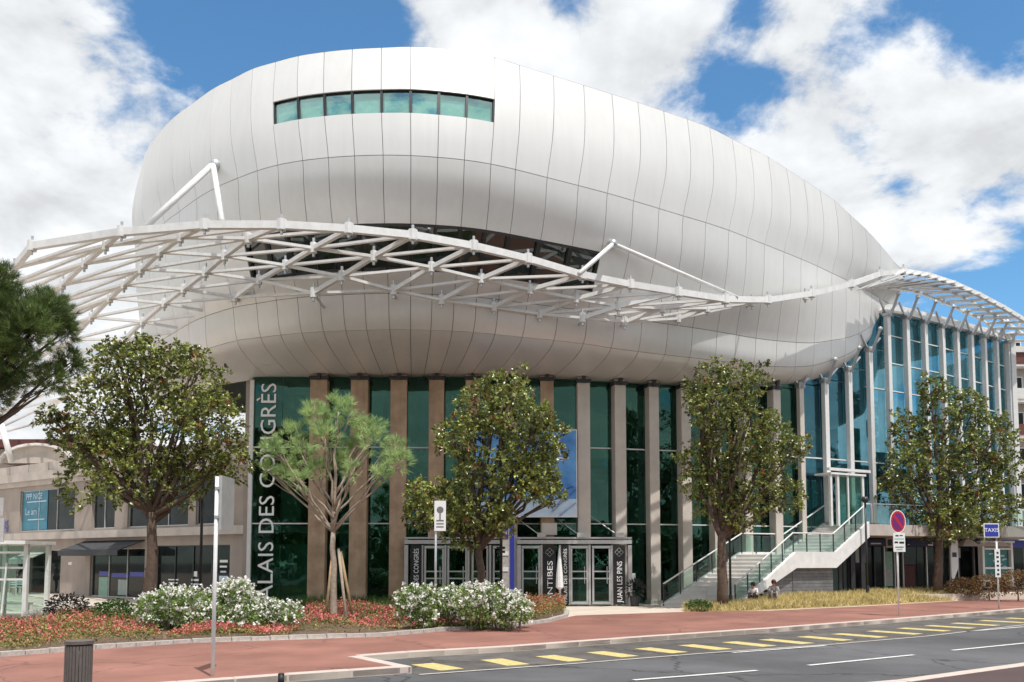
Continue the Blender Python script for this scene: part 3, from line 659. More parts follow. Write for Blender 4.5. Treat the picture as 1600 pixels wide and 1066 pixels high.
def vbanner(a, b, y0, y1, txt, logo):
    m = MB(); ent.rect(m, a, y0, b, y1, .10, .13); o = m.build('door_banner', 'black', hall); p = ent.pt(b-(b-a)*.26, y1-3); h = ent.z_of(a, y0)-ent.z_of(a, y1)
    sz = (b-a)*38/F*.62
    lettering('lettering', txt, 'lettering', o, (p.x, p.y-.145, p.z), (0, 0, 1), (-1, 0, 0), sz, depth=.004, fit=h*(.70 if logo else .9))
    if logo:
        c = ent.pt((a+b)/2, y0+11); lm = MB(); r = .19
        for dx, dz, s in ((0, 0, r), ):
            for k in range(4):
                a0_, a1_ = k*math.pi/2, (k+1)*math.pi/2
                lm.bar(c+V((math.cos(a0_)*s, -.15, math.sin(a0_)*s)), c+V((math.cos(a1_)*s, -.15, math.sin(a1_)*s)), .006, .035, V((0, 1, 0)))
            lm.bar(c+V((-s*.5, -.15, -s*.5)), c+V((s*.5, -.15, s*.5)), .006, .03, V((0, 1, 0))); lm.bar(c+V((s*.5, -.15, -s*.5)), c+V((-s*.5, -.15, s*.5)), .006, .03, V((0, 1, 0)))
        lm.build('logo', 'lettering', o)
vbanner(849, 868, 852, 944, 'ANTIBES', True); vbanner(877, 888.5, 852, 944, 'PALAIS DES CONGRÈS', False)
vbanner(957.5, 976, 852, 944, 'JUAN LES PINS', True); vbanner(642, 659, 852, 944, 'PALAIS DES CONGRÈS', False)
q = MB(); ent.rect(q, 987, 923-14, 994, 908-14+2, -.3, -.28); q.build('door_notice', 'plastic_white', hall)
q = MB(); ent.rect(q, 847, 817, 871, 835.5, -.8, -.3); q.build('light_box', 'pillar_pale', hall)
for px in (846, 908, 968):       # stay rods of the glass canopy over the doors
    a = ent.pt(px, 838); MB().tube([a, a+V((-1.2, .9, .95))], .025, 6).build('stay_rod', 'steel', hall)
    MB().obox(a+V((0, -.06, .05)), (.18, 0, 0), (0, .12, 0), (0, 0, .1)).build('rod_clamp', 'alu', hall)
po = Wall((fxy(611).x, 37.98), (fxy(1000).x, 37.98)); q = MB(); po.rect(q, 735, 673, 901, 807, 0, .05); pst = q.build('hanging_poster', 'poster_blue', hall)
q = MB(); po.rect(q, 735, 780, 901, 807, .052, .06); q.build('poster_print', 'poster_light', pst)
for (x0, y0), (x1, y1) in (((862, 800), (900, 765)), ((870, 790), (885, 770)), ((866, 770), (896, 760)), ((874, 806), (900, 786)), ((740, 800), (860, 775))):
    MB().bar(po.pt(x0, y0)+V((0, -.07, 0)), po.pt(x1, y1)+V((0, -.07, 0)), .012, .16, V((0, 1, 0))).build('poster_print', 'sign_blue', pst)
p = po.pt(866, 712); lettering('lettering', 'A', 'lettering', pst, (p.x, p.y-.06, p.z), (1, 0, 0), (0, 0, 1), .5, depth=.004)
q = MB(); po.rect(q, 868, 715, 889, 717, .055, .065); po.rect(q, 868, 719, 880, 720, .055, .065); q.build('poster_print', 'lettering', pst)
q = MB(); po.rect(q, 733.5, 671.5, 902.5, 673, -.01, .07); po.rect(q, 733.5, 807, 902.5, 808.5, -.01, .07); po.rect(q, 901, 673, 902.5, 807, -.01, .07); q.build('poster_frame', 'white_paint', pst)
# ================================================================== LATTICE CANOPY
can = thing('lattice_canopy', 'white steel lattice canopy sweeping in a wave round the egg shaped hall', 'canopy', (-3, 29, 0))
D_ = []
def dz(lst, z0, dzr): return [UZ(x, y, z0-dzr*i) for i, (x, y) in enumerate(lst)]
D_.append(dz([(50, 385), (22, 419), (-12, 456), (-50, 496), (-90, 540), (-130, 590)], 12.9, .13))
D_.append(dz([(190, 363), (165, 384), (132, 412), (98, 445), (64, 480), (28, 517), (-10, 556), (-50, 600), (-92, 648)], 12.9, .13))
D_.append(dz([(320, 352), (282, 371), (250, 394), (221, 421), (194, 445), (172, 466), (143, 496), (111, 531), (78, 564), (40, 602), (0, 646), (-45, 690)], 12.9, .13))
D_.append(dz([(440, 352), (388, 373), (351, 400), (321, 426), (287, 452), (257, 474), (223, 503), (195, 530), (165, 560), (132, 591), (98, 622), (51, 663)], 12.9, .13))
D_.append(dz([(545, 358), (490, 388), (446, 415), (405, 438), (368, 465), (334, 489), (297, 516), (265, 541), (235, 567), (206, 594), (175, 622)], 12.9, .14))
D_.append(dz([(645, 368), (584, 401), (534, 432), (490, 458), (455, 472)], 12.9, .45)[:4])
for l in ([(740, 385), (674, 418), (615, 454)], [(825, 405), (752, 436), (690, 469)], [(910, 430), (828, 453), (772, 480)], [(985, 445), (900, 467), (843, 491)]): D_.append(dz(l, 12.9-.05*(len(D_)-5), .5))
def dd(l): return [UP(x, y, d) for x, y, d in l]
D_.append(dd([(1060, 457, 33.0), (966, 479, 33.2), (910, 497, 33.2)]))
D_.append(dd([(1133, 468, 34.4), (1035, 482, 34.3), (976, 503, 34.2)]))
D_.append(dd([(1200, 469, 36.2), (1105, 482, 35.6), (1060, 498, 35.6)]))
D_.append(dd([(1268, 459, 38.4), (1175, 473, 36.9)]))
D_.append(dd([(1330, 444, 40.8), (1258, 463, 38.9)]))
D_.append(dd([(1375, 428, 42.6)])); D_.append(dd([(1412, 424, 44.2)]))
edges = []
def E(a, b, kind): edges.append((a, b, kind))
for i, d in enumerate(D_):
    for r in range(len(d)-1): E(d[r], d[r+1], 'd' if i else 'e')
    if i+1 < len(D_):
        nx = D_[i+1]
        for r in range(min(len(d), len(nx))): E(d[r], nx[r], 'e' if r == 0 else 'r')
        for r in range(1, len(d)):
            if r-1 < len(nx): E(d[r], nx[r-1], 'x')
        if len(d) < len(nx):
            for r in range(len(d), len(nx)):
                pass
# right hand sweep beyond the shell: edge, lower edge and close-set ribs
eu = dd([(1412, 424, 44.2), (1450, 430, 45.6), (1490, 443, 47.0), (1530, 461, 48.4), (1568, 481, 49.8), (1605, 503, 51.2), (1650, 532, 53)])
el = dd([(1390, 449, 44.6), (1432, 456, 46.6), (1473, 472, 48.2), (1506, 487, 49.8), (1533, 499, 51.0), (1556, 517, 52.6), (1584, 540, 54.5)])
for a, b in zip(eu[:-1], eu[1:]): E(a, b, 'e')
for a, b in zip(el[:-1], el[1:]): E(a, b, 'r')
def pl_at(pl, t):
    f_ = t*(len(pl)-1); i = min(int(f_), len(pl)-2); return pl[i].lerp(pl[i+1], f_-i)
el0 = dd([(1345, 452, 42.0), (1372, 449, 43.4)])+el
for i in range(19):
    t = i/18; E(pl_at(eu, t), pl_at(el0, max(0, t*1.02-.06)), 'w')
a_ = dd([(1400, 437, 44.5), (1443, 443, 46.2), (1484, 456, 47.6), (1520, 473, 49.1), (1552, 491, 50.4), (1581, 509, 52), (1620, 537, 54)])
for a, b in zip(a_[:-1], a_[1:]): E(a, b, 'r')
SECT = {'e': (.18, .25), 'd': (.14, .15), 'r': (.13, .10), 'x': (.12, .09), 'w': (.52, .05)}
edges.sort(key=lambda e: ((e[0]+e[1])/2).y)
vis = [e for e in edges if True]
rest = MB()
for n_, (a, b, k) in enumerate(vis):
    wd, ht = SECT[k]; d = (b-a).normalized(); a2, b2 = a+d*.06, b-d*.06
    if n_ < 290: MB().bar(a2, b2, wd, ht).build('canopy_edge_beam' if k == 'e' else 'canopy_beam', 'white_paint', can)
    else: rest.bar(a2, b2, wd, ht)
if rest.f: tag(rest.build('canopy_far_beam', 'white_paint', can), kind='stuff')
hub = MB(); hubd = MB()
for d in D_:
    for r, p in enumerate(d):
        hub.tube([p-V((0, 0, .17)), p+V((0, 0, .19))], .12 if r else .16, 8)
        hubd.tube([p+V((0, 0, .19)), p+V((0, 0, .36))], .05, 6); hubd.tube([p-V((0, 0, .17)), p-V((0, 0, .30))], .05, 6)
for p in eu+el: hub.tube([p-V((0, 0, .12)), p+V((0, 0, .14))], .12, 8)
tag(hub.build('beam_node', 'white_paint', can), kind='stuff'); tag(hubd.build('node_pin', 'steel', can), kind='stuff')
# short posts tying the inner edge back to the shell
tie = MB()
for d in D_[5:14]:
    p = d[-1]; tie.bar(p, p+V((-.1, 2.6, .1)), .07, .07)
tag(tie.build('wall_tie', 'steel', can), kind='stuff')
def rod(a, b, r): MB().tube([a, b], r, 8).build('suspension_rod', 'white_paint', can, True)
ap = UP(333, 257, 31.4); rod(ap, UP(228, 354, 29.3), .11); rod(ap, UP(347, 346, 28.0), .10)
MB().ball(ap+V((.05, .1, 0)), .25, 10, 6).bar(ap, ap+V((.3, .9, .1)), .18, .18).build('rod_anchor', 'steel', can, True)
ap = UP(958, 381, 32.7); rod(ap, UP(905, 428, 29.8), .085); rod(ap, UP(1152, 465, 34.8), .085)
MB().ball(ap, .18, 10, 6).bar(ap, ap+V((0, .8, 0)), .12, .12).build('rod_anchor', 'steel', can, True)
# slim supports under the far left of the canopy, standing on the shop roof
for (x0, y0, x1, y1, d) in ((2, 663, 18, 722, 50.5),):
    MB().tube([UP(x0, y0, d), UP(x1, y1, d)], .17, 8).build('canopy_post', 'white_paint', can, True)
# ================================================================== STAIRS AND TERRACE
so_ = [V((9.3, 36.2, 0)), V((12.85, 39.55, 2.25)), V((15.1, 40.65, 2.25)), V((17.1, 41.65, 3.72))]
fo_ = [V((6.45, 37.0, 0)), V((10.7, 40.3, 2.25)), V((13.0, 41.35, 2.25)), V((15.5, 42.75, 3.72))]
run = (so_[3]-so_[2]); run.z = 0; run.normalize(); across = V((-run.y, run.x, 0)); WD = 2.2
stair = thing('staircase', 'pale outdoor staircase with glass balustrades climbing beside the glass wall to the terrace', 'staircase', (12, 40, 0))
def flight(a, b, fa, fb, n):
    for i in range(n):
        t0, t1 = i/n, (i+1)/n; zt = a.z+(b.z-a.z)*(i+1)/n; zb = max(0.0, zt-.5)
        q = [a.lerp(b, t0), a.lerp(b, t1), fa.lerp(fb, t1), fa.lerp(fb, t0)]
        MB().prism([(p.x, p.y) for p in q], zb, zt-.035).build('step', 'stair_stone', stair)
        u2 = (a-b); u2.z = 0; u2 = u2.normalized()*.03
        MB().prism([((q[0]+u2).x, (q[0]+u2).y), (q[1].x, q[1].y), (q[2].x, q[2].y), ((q[3]+u2).x, (q[3]+u2).y)], zt-.034, zt).build('tread', 'stair_stone', stair)
flight(so_[0], so_[1], fo_[0], fo_[1], 13); flight(so_[2], so_[3], fo_[2], fo_[3], 9)
MB().prism([(p.x, p.y) for p in (so_[1], so_[2], fo_[2], fo_[1])], 1.85, 2.25).build('landing', 'stair_stone', stair)
def stringer(P_, o):
    mb = MB()
    for a, b in zip(P_[:-1], P_[1:]):
        up = V((0, 0, 1)); h0, h1 = .12, -.62; nn = V((a.y-b.y, b.x-a.x, 0)).normalized()*.08; a, b = a+nn*o, b+nn*o
        vs = [a+up*h0-nn, b+up*h0-nn, b+up*max(h1, -b.z)-nn, a+up*max(h1, -a.z)-nn]; vs += [v+nn*2 for v in vs]
        mb.add(vs, [(0, 1, 2, 3), (7, 6, 5, 4), (0, 4, 5, 1), (1, 5, 6, 2), (2, 6, 7, 3), (3, 7, 4, 0)])
    return mb
stringer(so_, -1.05).build('stringer', 'white_paint', stair); stringer(fo_, 1.05).build('stringer', 'white_paint', stair)
# under-stair wall of grey boards
b0_, b1_, b2_ = (V((p.x, p.y, 0)) for p in (so_[0].lerp(so_[1], .28), so_[1], so_[2]))
fl_ = (V((so_[1].x, so_[1].y, 0))-V((so_[0].x, so_[0].y, 0))).length
for j in range(11):
    z0, z1 = j*.152, (j+1)*.152-.012
    if z1 > 1.66: break
    for a, b, first in ((b0_, b1_, True), (b1_, b2_, False)):
        wl = (b-a).length; u = (b-a)/wl; nb = V((-u.y, u.x, 0)); s0 = max(0.0, fl_*(z0+.62)/2.25-fl_*.28) if first else .0
        if s0 > wl-.05: continue
        c = a+u*((s0+wl)/2)+nb*.10; MB().obox((c.x, c.y, (z0+z1)/2), u*((wl-s0)/2-.004), nb*.025, V((0, 0, (z1-z0)/2))).build('board', 'grey_board', stair)
for a, b, zt_ in ((b0_.lerp(b1_, .75), b1_, 1.5), (b1_, b2_, 1.6)):
    u = (b-a).normalized(); nb = V((-u.y, u.x, 0)); c = (a+b)/2+nb*.2; MB().obox((c.x, c.y, zt_/2), (b-a)/2, nb*.03, V((0, 0, zt_/2))).build('board_backing', 'black', stair)
def rail(P_):
    mb = MB(); h = V((0, 0, .98)); pts = [P_[0]+V((0, 0, .98))]+[p+h for p in P_[1:]]
    mb.tube(pts+[P_[3]+h+run*.35, P_[3]+run*.4+V((0, 0, .1))], .035, 8); mb.build('handrail', 'white_paint', stair, True)
    for a, b, n in ((P_[0], P_[1], 5), (P_[1], P_[2], 3), (P_[2], P_[3], 3)):
        for i in range(n):
            p, q = a.lerp(b, i/n), a.lerp(b, (i+1)/n)
            MB().box((p.x-.025, p.y-.025, p.z+.05), (p.x+.025, p.y+.025, p.z+.98)).build('baluster', 'dark_metal', stair)
            g = [p+V((0, 0, .14)), q+V((0, 0, .14)), q+V((0, 0, .88)), p+V((0, 0, .88))]; d = (q-p)*.04; nn = across*.008
            g = [g[0]+d, g[1]-d, g[2]-d, g[3]+d]; MB().add([v-nn for v in g]+[v+nn for v in g], [(0, 1, 2, 3), (7, 6, 5, 4), (0, 4, 5, 1), (1, 5, 6, 2), (2, 6, 7, 3), (3, 7, 4, 0)]).build('balustrade_pane', 'glass_clear', stair)
rail(so_); rail(fo_)
lp = so_[0].lerp(fo_[0], .5)-across*1.6+run*.4; MB().tube([lp+across*1.6+V((0, 0, 0)), lp+across*1.6+V((0, 0, .9)), lp+across*1.6+run*.55+V((0, 0, .95)), lp+across*1.6+run*.55+V((0, 0, .25))], .025, 6).build('middle_handrail', 'steel', stair)
terr = thing('terrace', 'pale first floor terrace slab over the shops at the head of the stairs', 'terrace', (20, 45, 0))
te = [so_[3]+V((0, -.15, 0)), UZ(1463, 821.5, 3.72), UZ(1620, 822, 3.72)]
tb = [V((34, 51.5, 0)), V((17.0, 45.6, 0)), fxy(1320.6)-ndir(1320.6)[1]*.3, fxy(1290)-ndir(1290)[1]*.1]
pr_ = [(te[0].x, te[0].y), (te[1].x, te[1].y), (te[2].x+2, te[2].y+1)]+[(p.x, p.y) for p in tb]
MB().prism(pr_, 3.18, 3.72).build('slab', 'render_pale', terr)
for a, b in ((te[0]+V((.4, .2, 0)), te[1]), (te[1], te[2])):
    n = max(2, int((b-a).length/1.5)); t = (b-a).normalized(); nn = V((-t.y, t.x, 0))*.008
    MB().bar(a+V((0, .15, 1.0)), b+V((0, .15, 1.0)), .05, .04).build('handrail', 'steel', terr)
    for i in range(n):
        p, q = a.lerp(b, i/n)+V((0, .15, 0)), a.lerp(b, (i+1)/n)+V((0, .15, 0)); p, q = p+t*.03, q-t*.03
        g = [p+V((0, 0, .06)), q+V((0, 0, .06)), q+V((0, 0, .92)), p+V((0, 0, .92))]
        MB().add([v-nn for v in g]+[v+nn for v in g], [(0, 1, 2, 3), (7, 6, 5, 4), (0, 4, 5, 1), (1, 5, 6, 2), (2, 6, 7, 3), (3, 7, 4, 0)]).build('balustrade_pane', 'glass_clear', terr)
for px in (1332, 1348):
    p = UP(px, 900, 42.0); MB().box((p.x-.1, p.y-.1, 0), (p.x+.1, p.y+.1, 3.17)).build('support_post', 'dark_metal', terr)
# terrace doorway (white frame against the glass)
tw = Wall((fxy(1283).x, fxy(1283).y-1.4), (fxy(1384).x, fxy(1384).y-1.4))
tdr = MB(); 
for x0, x1 in ((1299, 1302), (1310, 1313), (1326, 1328), (1349, 1352)): tw.rect(tdr, x0, 742, x1, 822, -.06, .06)
tw.rect(tdr, 1297, 733, 1362, 737, -.1, .1); tw.rect(tdr, 1299, 740, 1354, 743, -.9, .12); tdr.build('terrace_doorway', 'white_paint', terr)
g = MB(); tw.rect(g, 1313.5, 745, 1325.5, 821, -.01, .01); tw.rect(g, 1329, 745, 1348, 821, -.01, .01); g.build('door_pane', 'glass_hall', terr)
# ================================================================== SHOPS UNDER THE TERRACE
sh = Wall((16.6, 45.4), (32.5, 51.0))
shop = thing('shop_row', 'row of dark shopfronts with navy fascias under the terrace', 'shop row', (24, 48, 0))
def sq(name, x0, y0, x1, y1, o0, o1, m, parent): q = MB(); sh.rect(q, x0, y0, x1, y1, o0, o1); return q.build(name, m, parent)
MB().prism([tuple(sh.P(-1.5, 0, 4.2))[:2], tuple(sh.P(20, 0, 4.2))[:2], tuple(sh.P(20, 0, -6))[:2], tuple(sh.P(-1.5, 0, -6))[:2]], 0, .32).build('shop_floor', 'pale_paving', shop)
sq('fascia', 1336, 842, 1382, 853.5, 0, .15, 'navy', shop); sq('fascia', 1414, 842, 1462, 854, 0, .15, 'navy', shop); sq('fascia', 1520, 844, 1600, 856, 0, .15, 'sign_blue', shop)
sq('fascia', 1382.5, 841, 1395, 856, .0, .12, 'pillar_pale', shop)
for x0, x1 in ((1330, 1352), (1353, 1364.5), (1365.5, 1380), (1381, 1396), (1397, 1409), (1410, 1432), (1433, 1446), (1447, 1462), (1463, 1482), (1484, 1520), (1521, 1545), (1546, 1575), (1576, 1600)):
    sq('shop_pane', x0, 854.5, x1, 921, -.05, -.02, 'dark_glass', shop)
for x in (1330, 1364.9, 1380.5, 1396.5, 1409.5, 1446.5, 1462.5, 1483, 1520.5, 1545.5): sq('mullion', x-.8, 842, x+.8, 921, -.07, .08, 'alu' if x > 1370 else 'dark_metal', shop)
sq('wall_top', 1326, 834, 1600, 841.5, -.2, .0, 'pillar_pale', shop)
MB().prism([tuple(sh.P(-1.5, 0, -.25))[:2], tuple(sh.P(20, 0, -.25))[:2], tuple(sh.P(20, 0, -6))[:2], tuple(sh.P(-1.5, 0, -6))[:2]], .32, 3.1).build('shop_interior', 'interior', shop)
sq('lettering', 1358, 848.5, 1374, 850.5, .152, .16, 'lettering', shop); sq('lettering', 1341, 850, 1343, 852, .152, .16, 'lettering', shop)
sq('round_logo', 1385, 843, 1392, 853, .122, .13, 'dark_metal', shop)
sq('lettering', 1447, 850.5, 1455, 853, .152, .16, 'lettering', shop); sq('lettering', 1416, 850, 1418, 852, .152, .16, 'lettering', shop)
for j in range(6): sq('window_sticker', 1331.5, 877+j*4, 1334.5, 880+j*4, .0, .01, 'sign_blue', shop)
sq('window_poster', 1381.5, 862, 1394, 916, .0, .02, 'interior_column', shop); sq('window_poster', 1383, 890, 1392, 912, .02, .03, 'edging', shop)
for x0, y0, x1, y1, m in ((1411, 884, 1428, 918, 'roof_brown'), (1411, 871, 1428, 882, 'dark_metal'), (1485, 856, 1500, 872, 'white_dirty'), (1487, 874, 1499, 905, 'dark_metal'), (1489, 876, 1495, 886, 'plastic_white'), (1527, 860, 1543, 908, 'hedge_brown'), (1564, 865, 1573, 905, 'pillar_pale'), (1583, 845, 1600, 850, 'sign_blue')):
    sq('window_poster', x0, y0, x1, y1, .01, .05, m, shop)
# low dark posts between the under-stair wall and the shops
for i, x in enumerate((1312, 1319, 1326)):
    p = UP(x, 900, 41.4+i*.5); top(tag(MB().box((p.x-.06, p.y-.06, .0), (p.x+.06, p.y+.06, 2.6)).box((p.x-.1, p.y-.1, 0), (p.x+.1, p.y+.1, .05)).build('timber_post', 'dark_metal'), ['dark slim post standing right against the grey board wall', 'dark slim post in the middle of the three beside the board wall', 'dark slim post nearest the shop window with blue stickers'][i], 'post', 'dark posts beside the under-stair wall'))
# display kiosk with teal boards
kio = thing('display_stand', 'white framed display stand with teal boards in front of the shops', 'display stand', tuple(sh.P(sh.s_of(1530), .32, 1.2)))
def kq(name, x0, y0, x1, y1, o0, o1, m, parent=kio): q = MB(); sh.rect(q, x0, y0, x1, y1, o0, o1); return q.build(name, m, parent)
fr = MB()
for x0, y0, x1, y1 in ((1503, 846, 1555, 849), (1505, 849.5, 1508, 915), (1549, 849.5, 1552, 915), (1528.5, 860, 1530.5, 905), (1508.5, 886, 1548.5, 889), (1508.5, 905, 1548.5, 908), (1508.5, 857, 1548.5, 859.5)): sh.rect(fr, x0, y0, x1, y1, 1.0, 1.3)
fr.build('frame', 'plastic_white', kio)
for x0, y0, x1, y1 in ((1509, 860, 1528, 885.5), (1531, 860, 1548, 885.5), (1509, 889.5, 1528, 904.5), (1531, 889.5, 1548, 904.5)): kq('board', x0, y0, x1, y1, 1.05, 1.15, 'teal_board')
pr = MB()
for k in range(14): x = R.uniform(1510, 1541); y = R.uniform(863, 902); sh.rect(pr, x, y, x+R.uniform(2, 6), y+R.uniform(1, 2.4), 1.152, 1.16)
pr.build('board_print', 'poster_light', kio); kq('header', 1506, 849.5, 1551, 856.5, 1.05, 1.15, 'edging')
for i, px in enumerate((1489, 1513, 1534)):
    p = sh.P(sh.s_of(px), 2.75, 1.0); mb = MB(); 
    mb.add([(p.x-.5, p.y-.5, p.z), (p.x+.5, p.y-.5, p.z), (p.x+.5, p.y+.5, p.z), (p.x-.5, p.y+.5, p.z), (p.x, p.y, p.z+.5)], [(0, 1, 4), (1, 2, 4), (2, 3, 4), (3, 0, 4), (3, 2, 1, 0)])
    mb.build('canopy_peak', 'plastic_white', kio)
# feather flag by the shop, trunk side
ff = thing('feather_flag', 'white feather flag with a dark logo patch standing outside the shops', 'flag', tuple(sh.P(sh.s_of(1437), .32, 2.2)))
q0, q1 = sh.P(sh.s_of(1446), .32, 2.2), sh.P(sh.s_of(1446), 3.35, 2.2)
MB().tube([q0, q1], .025, 6).build('flag_pole', 'steel', ff)
c = q0; u_ = sh.u; vs = []
prof = [(-.10, .75), (-.55, .48), (-.58, 1.2), (-.58, 2.3), (-.42, 2.8), (-.02, 3.0), (-.02, .8)]
prof = [(-.45, .45), (-.50, 1.0), (-.50, 2.3), (-.40, 2.62), (-.22, 2.9), (-.03, 3.05), (-.03, 1.25)]
v0 = [c+u_*a+V((0, 0, z)) for a, z in prof]; nn = sh.n*.015
MB().add([v-nn for v in v0]+[v+nn for v in v0], [tuple(range(7)), tuple(range(13, 6, -1))]+[(i, (i+1) % 7, 7+(i+1) % 7, 7+i) for i in range(7)]).build('flag_cloth', 'plastic_white', ff)
d = c+u_*-.27+V((0, 0, 1.95))+sh.n*.03; MB().obox(d, u_*.14, sh.n*.006, V((0, 0, .12))).build('logo_patch', 'navy', ff)
MB().obox(q0+V((0, 0, .03)), u_*.3, sh.n*.3, V((0, 0, .03))).build('flag_base', 'alu', ff)
# far apartment block at the right edge
ap_ = thing('apartment_block', 'far beige apartment block with red brown balconies behind the glass wing', 'apartment block', (47, 76, 0))
MB().box((41.3, 72, 0), (62, 86, 19.2)).build('wall', 'render_pale', ap_); MB().box((40.7, 70.6, 19.2), (62.6, 87, 19.7)).build('roof', 'white_dirty', ap_)
for j in range(6):
    z = 1.0+j*3.0
    MB().box((41.1, 70.8, z+2.05), (55, 71.95, z+2.25)).build('balcony_slab', 'white_dirty', ap_); MB().box((41.2, 70.75, z+2.3), (55, 70.85, z+3.2)).build('balcony_front', 'balcony_red' if j % 2 else 'white_dirty', ap_)
    for x in (41.8, 43.6, 45.6, 47.6): f_ = MB().box((x, 71.9, z+2.4), (x+1.2, 71.98, z+4.4)).build('window', 'white_paint', ap_); MB().box((x+.1, 71.86, z+2.5), (x+1.1, 71.89, z+4.3)).build('pane', 'dark_glass', f_)
# ================================================================== SHOP BUILDING ON THE LEFT
lw = Wall((-34.5, 56.0), (-11.75, 39.75))
lb = thing('shop_building', 'two storey beige shop building with a dark awning beside the glass entrance wall', 'shop building', (-23, 48, 0))
def lq(name, x0, y0, x1, y1, o0, o1, m, parent=lb): q = MB(); lw.rect(q, x0, y0, x1, y1, o0, o1); return q.build(name, m, parent)
SA, SB = -4.0, lw.L+.05
def sx(px): return lw.s_of(px)
def wallrow(z0, z1, ops, m):
    mb = MB(); s = SA
    for a, b, za, zb in ops:
        lw.slab(mb, s, sx(a), z0, z1, -.3, 0); 
        if za > z0+.01: lw.slab(mb, sx(a), sx(b), z0, za, -.3, 0)
        if zb < z1-.01: lw.slab(mb, sx(a), sx(b), zb, z1, -.3, 0)
        s = sx(b)
    lw.slab(mb, s, SB, z0, z1, -.3, 0); return mb
up_ops = [(28, 114, 3.72, 6.2), (141, 177, 3.72, 6.2), (197, 292, 3.72, 6.2), (304, 361, 3.72, 6.2)]
gr_ops = [(44, 95, .0, 2.6), (141, 226, .0, 2.62), (244, 359, .0, 2.72)]
wallrow(3.60, 6.45, up_ops, 0).build('wall', 'render_wall', lb); wallrow(0, 3.2, gr_ops, 0).build('wall', 'render_wall', lb)
q = MB(); lw.slab(q, SA, SB, 3.2, 3.6, -.3, .42); q.build('ledge', 'render_pale', lb)
q = MB(); lw.slab(q, SA, SB, 6.45, 6.75, -.3, .12); lw.slab(q, SA, SB, 6.75, 7.25, -.3, .3); lw.slab(q, SA, SB, 7.25, 7.75, -.3, .18); q.build('cornice', 'render_pale', lb)
for i in range(13): q = MB(); s = SA+1+i*2.4; lw.slab(q, s, s+.03, 7.25, 7.76, .18, .19); q.build('coping_joint', 'dark_metal', lb)
q = MB(); lw.slab(q, SA, SB, 7.2, 7.3, -9, -.3); q.build('roof', 'pale_paving', lb)
q = MB(); lw.slab(q, SA, SB, 0, 7.2, -9, -2.6); q.build('inner_wall', 'interior', lb)
for i, (a, b, z0, z1) in enumerate(up_ops+gr_ops):
    n = {0: 3, 1: 2, 2: 3, 3: 2, 4: 2, 5: 3, 6: 4}[i]
    s0, s1 = sx(a), sx(b); fr = MB(); t = .05
    lw.slab(fr, s0, s0+t, z0, z1, -.22, -.1); lw.slab(fr, s1-t, s1, z0, z1, -.22, -.1); lw.slab(fr, s0+t, s1-t, z1-t, z1, -.22, -.1); lw.slab(fr, s0+t, s1-t, z0, z0+t, -.22, -.1)
    for k in range(1, n): x = s0+(s1-s0)*k/n; lw.slab(fr, x-t/2, x+t/2, z0+t, z1-t, -.22, -.1)
    w_ = fr.build('window' if i < 4 else 'shop_window', 'alu' if i < 6 else 'dark_metal', lb)
    for k in range(n):
        x0, x1 = s0+(s1-s0)*k/n+t, s0+(s1-s0)*(k+1)/n-t
        if i == 0 and k == 0: continue
        if i == 4 and k == 0: continue
        q = MB(); lw.slab(q, x0, x1, z0+t, z1-t, -.18, -.15); q.build('pane', 'dark_glass', w_)
# blue window poster
q = MB(); s0, s1 = sx(29), sx(69); lw.slab(q, s0+.05, s1-.08, 3.8, 6.15, -.2, -.12); pt_ = q.build('window_poster', 'poster_teal', lb)
for txt, py, sz in (('PPP NICE', 781, .50), ('Le am ?', 805, .58)):
    p = lw.pt(34, py); p = p+lw.n*-.10; l = lettering('lettering', txt, 'poster_light', pt_, (p.x, p.y, p.z), lw.u, (0, 0, 1), sz, depth=.004)
q = MB(); lw.rect(q, 36, 783, 66, 784.5, -.115, -.10); lw.rect(q, 38, 811, 64, 812.5, -.115, -.10); q.build('poster_print', 'poster_light', pt_)
# dark awning and a smaller pale one
def awning(x0, x1, z, out, drop, m, name):
    s0, s1 = sx(x0), sx(x1); A = [lw.P(s0, z, .02), lw.P(s1, z, .02), lw.P(s1, z-drop, out), lw.P(s0, z-drop, out)]
    val = [lw.P(s1, z-drop-.28, out), lw.P(s0, z-drop-.28, out)]; k = V((0, 0, -.05))
    vs = A+val+[v+k for v in A]
    return MB().add(vs, [(0, 1, 2, 3), (3, 2, 4, 5), (6, 9, 8, 7), (0, 3, 9, 6), (1, 7, 8, 2)]).add([A[0], A[3], val[1], lw.P(s0, z-drop-.28, .02)], [(0, 1, 2, 3)]).build(name, m, lb)
awning(132, 226, 3.05, 1.5, .55, 'awning', 'awning'); awning(46, 76, 2.55, 1.2, .5, 'edging', 'awning')
p = lw.pt(150, 881)+lw.n*1.52; lettering('lettering', 'oo', 'lettering', lb, (p.x, p.y, p.z-.05), lw.u, (0, 0, 1), .3, depth=.005)
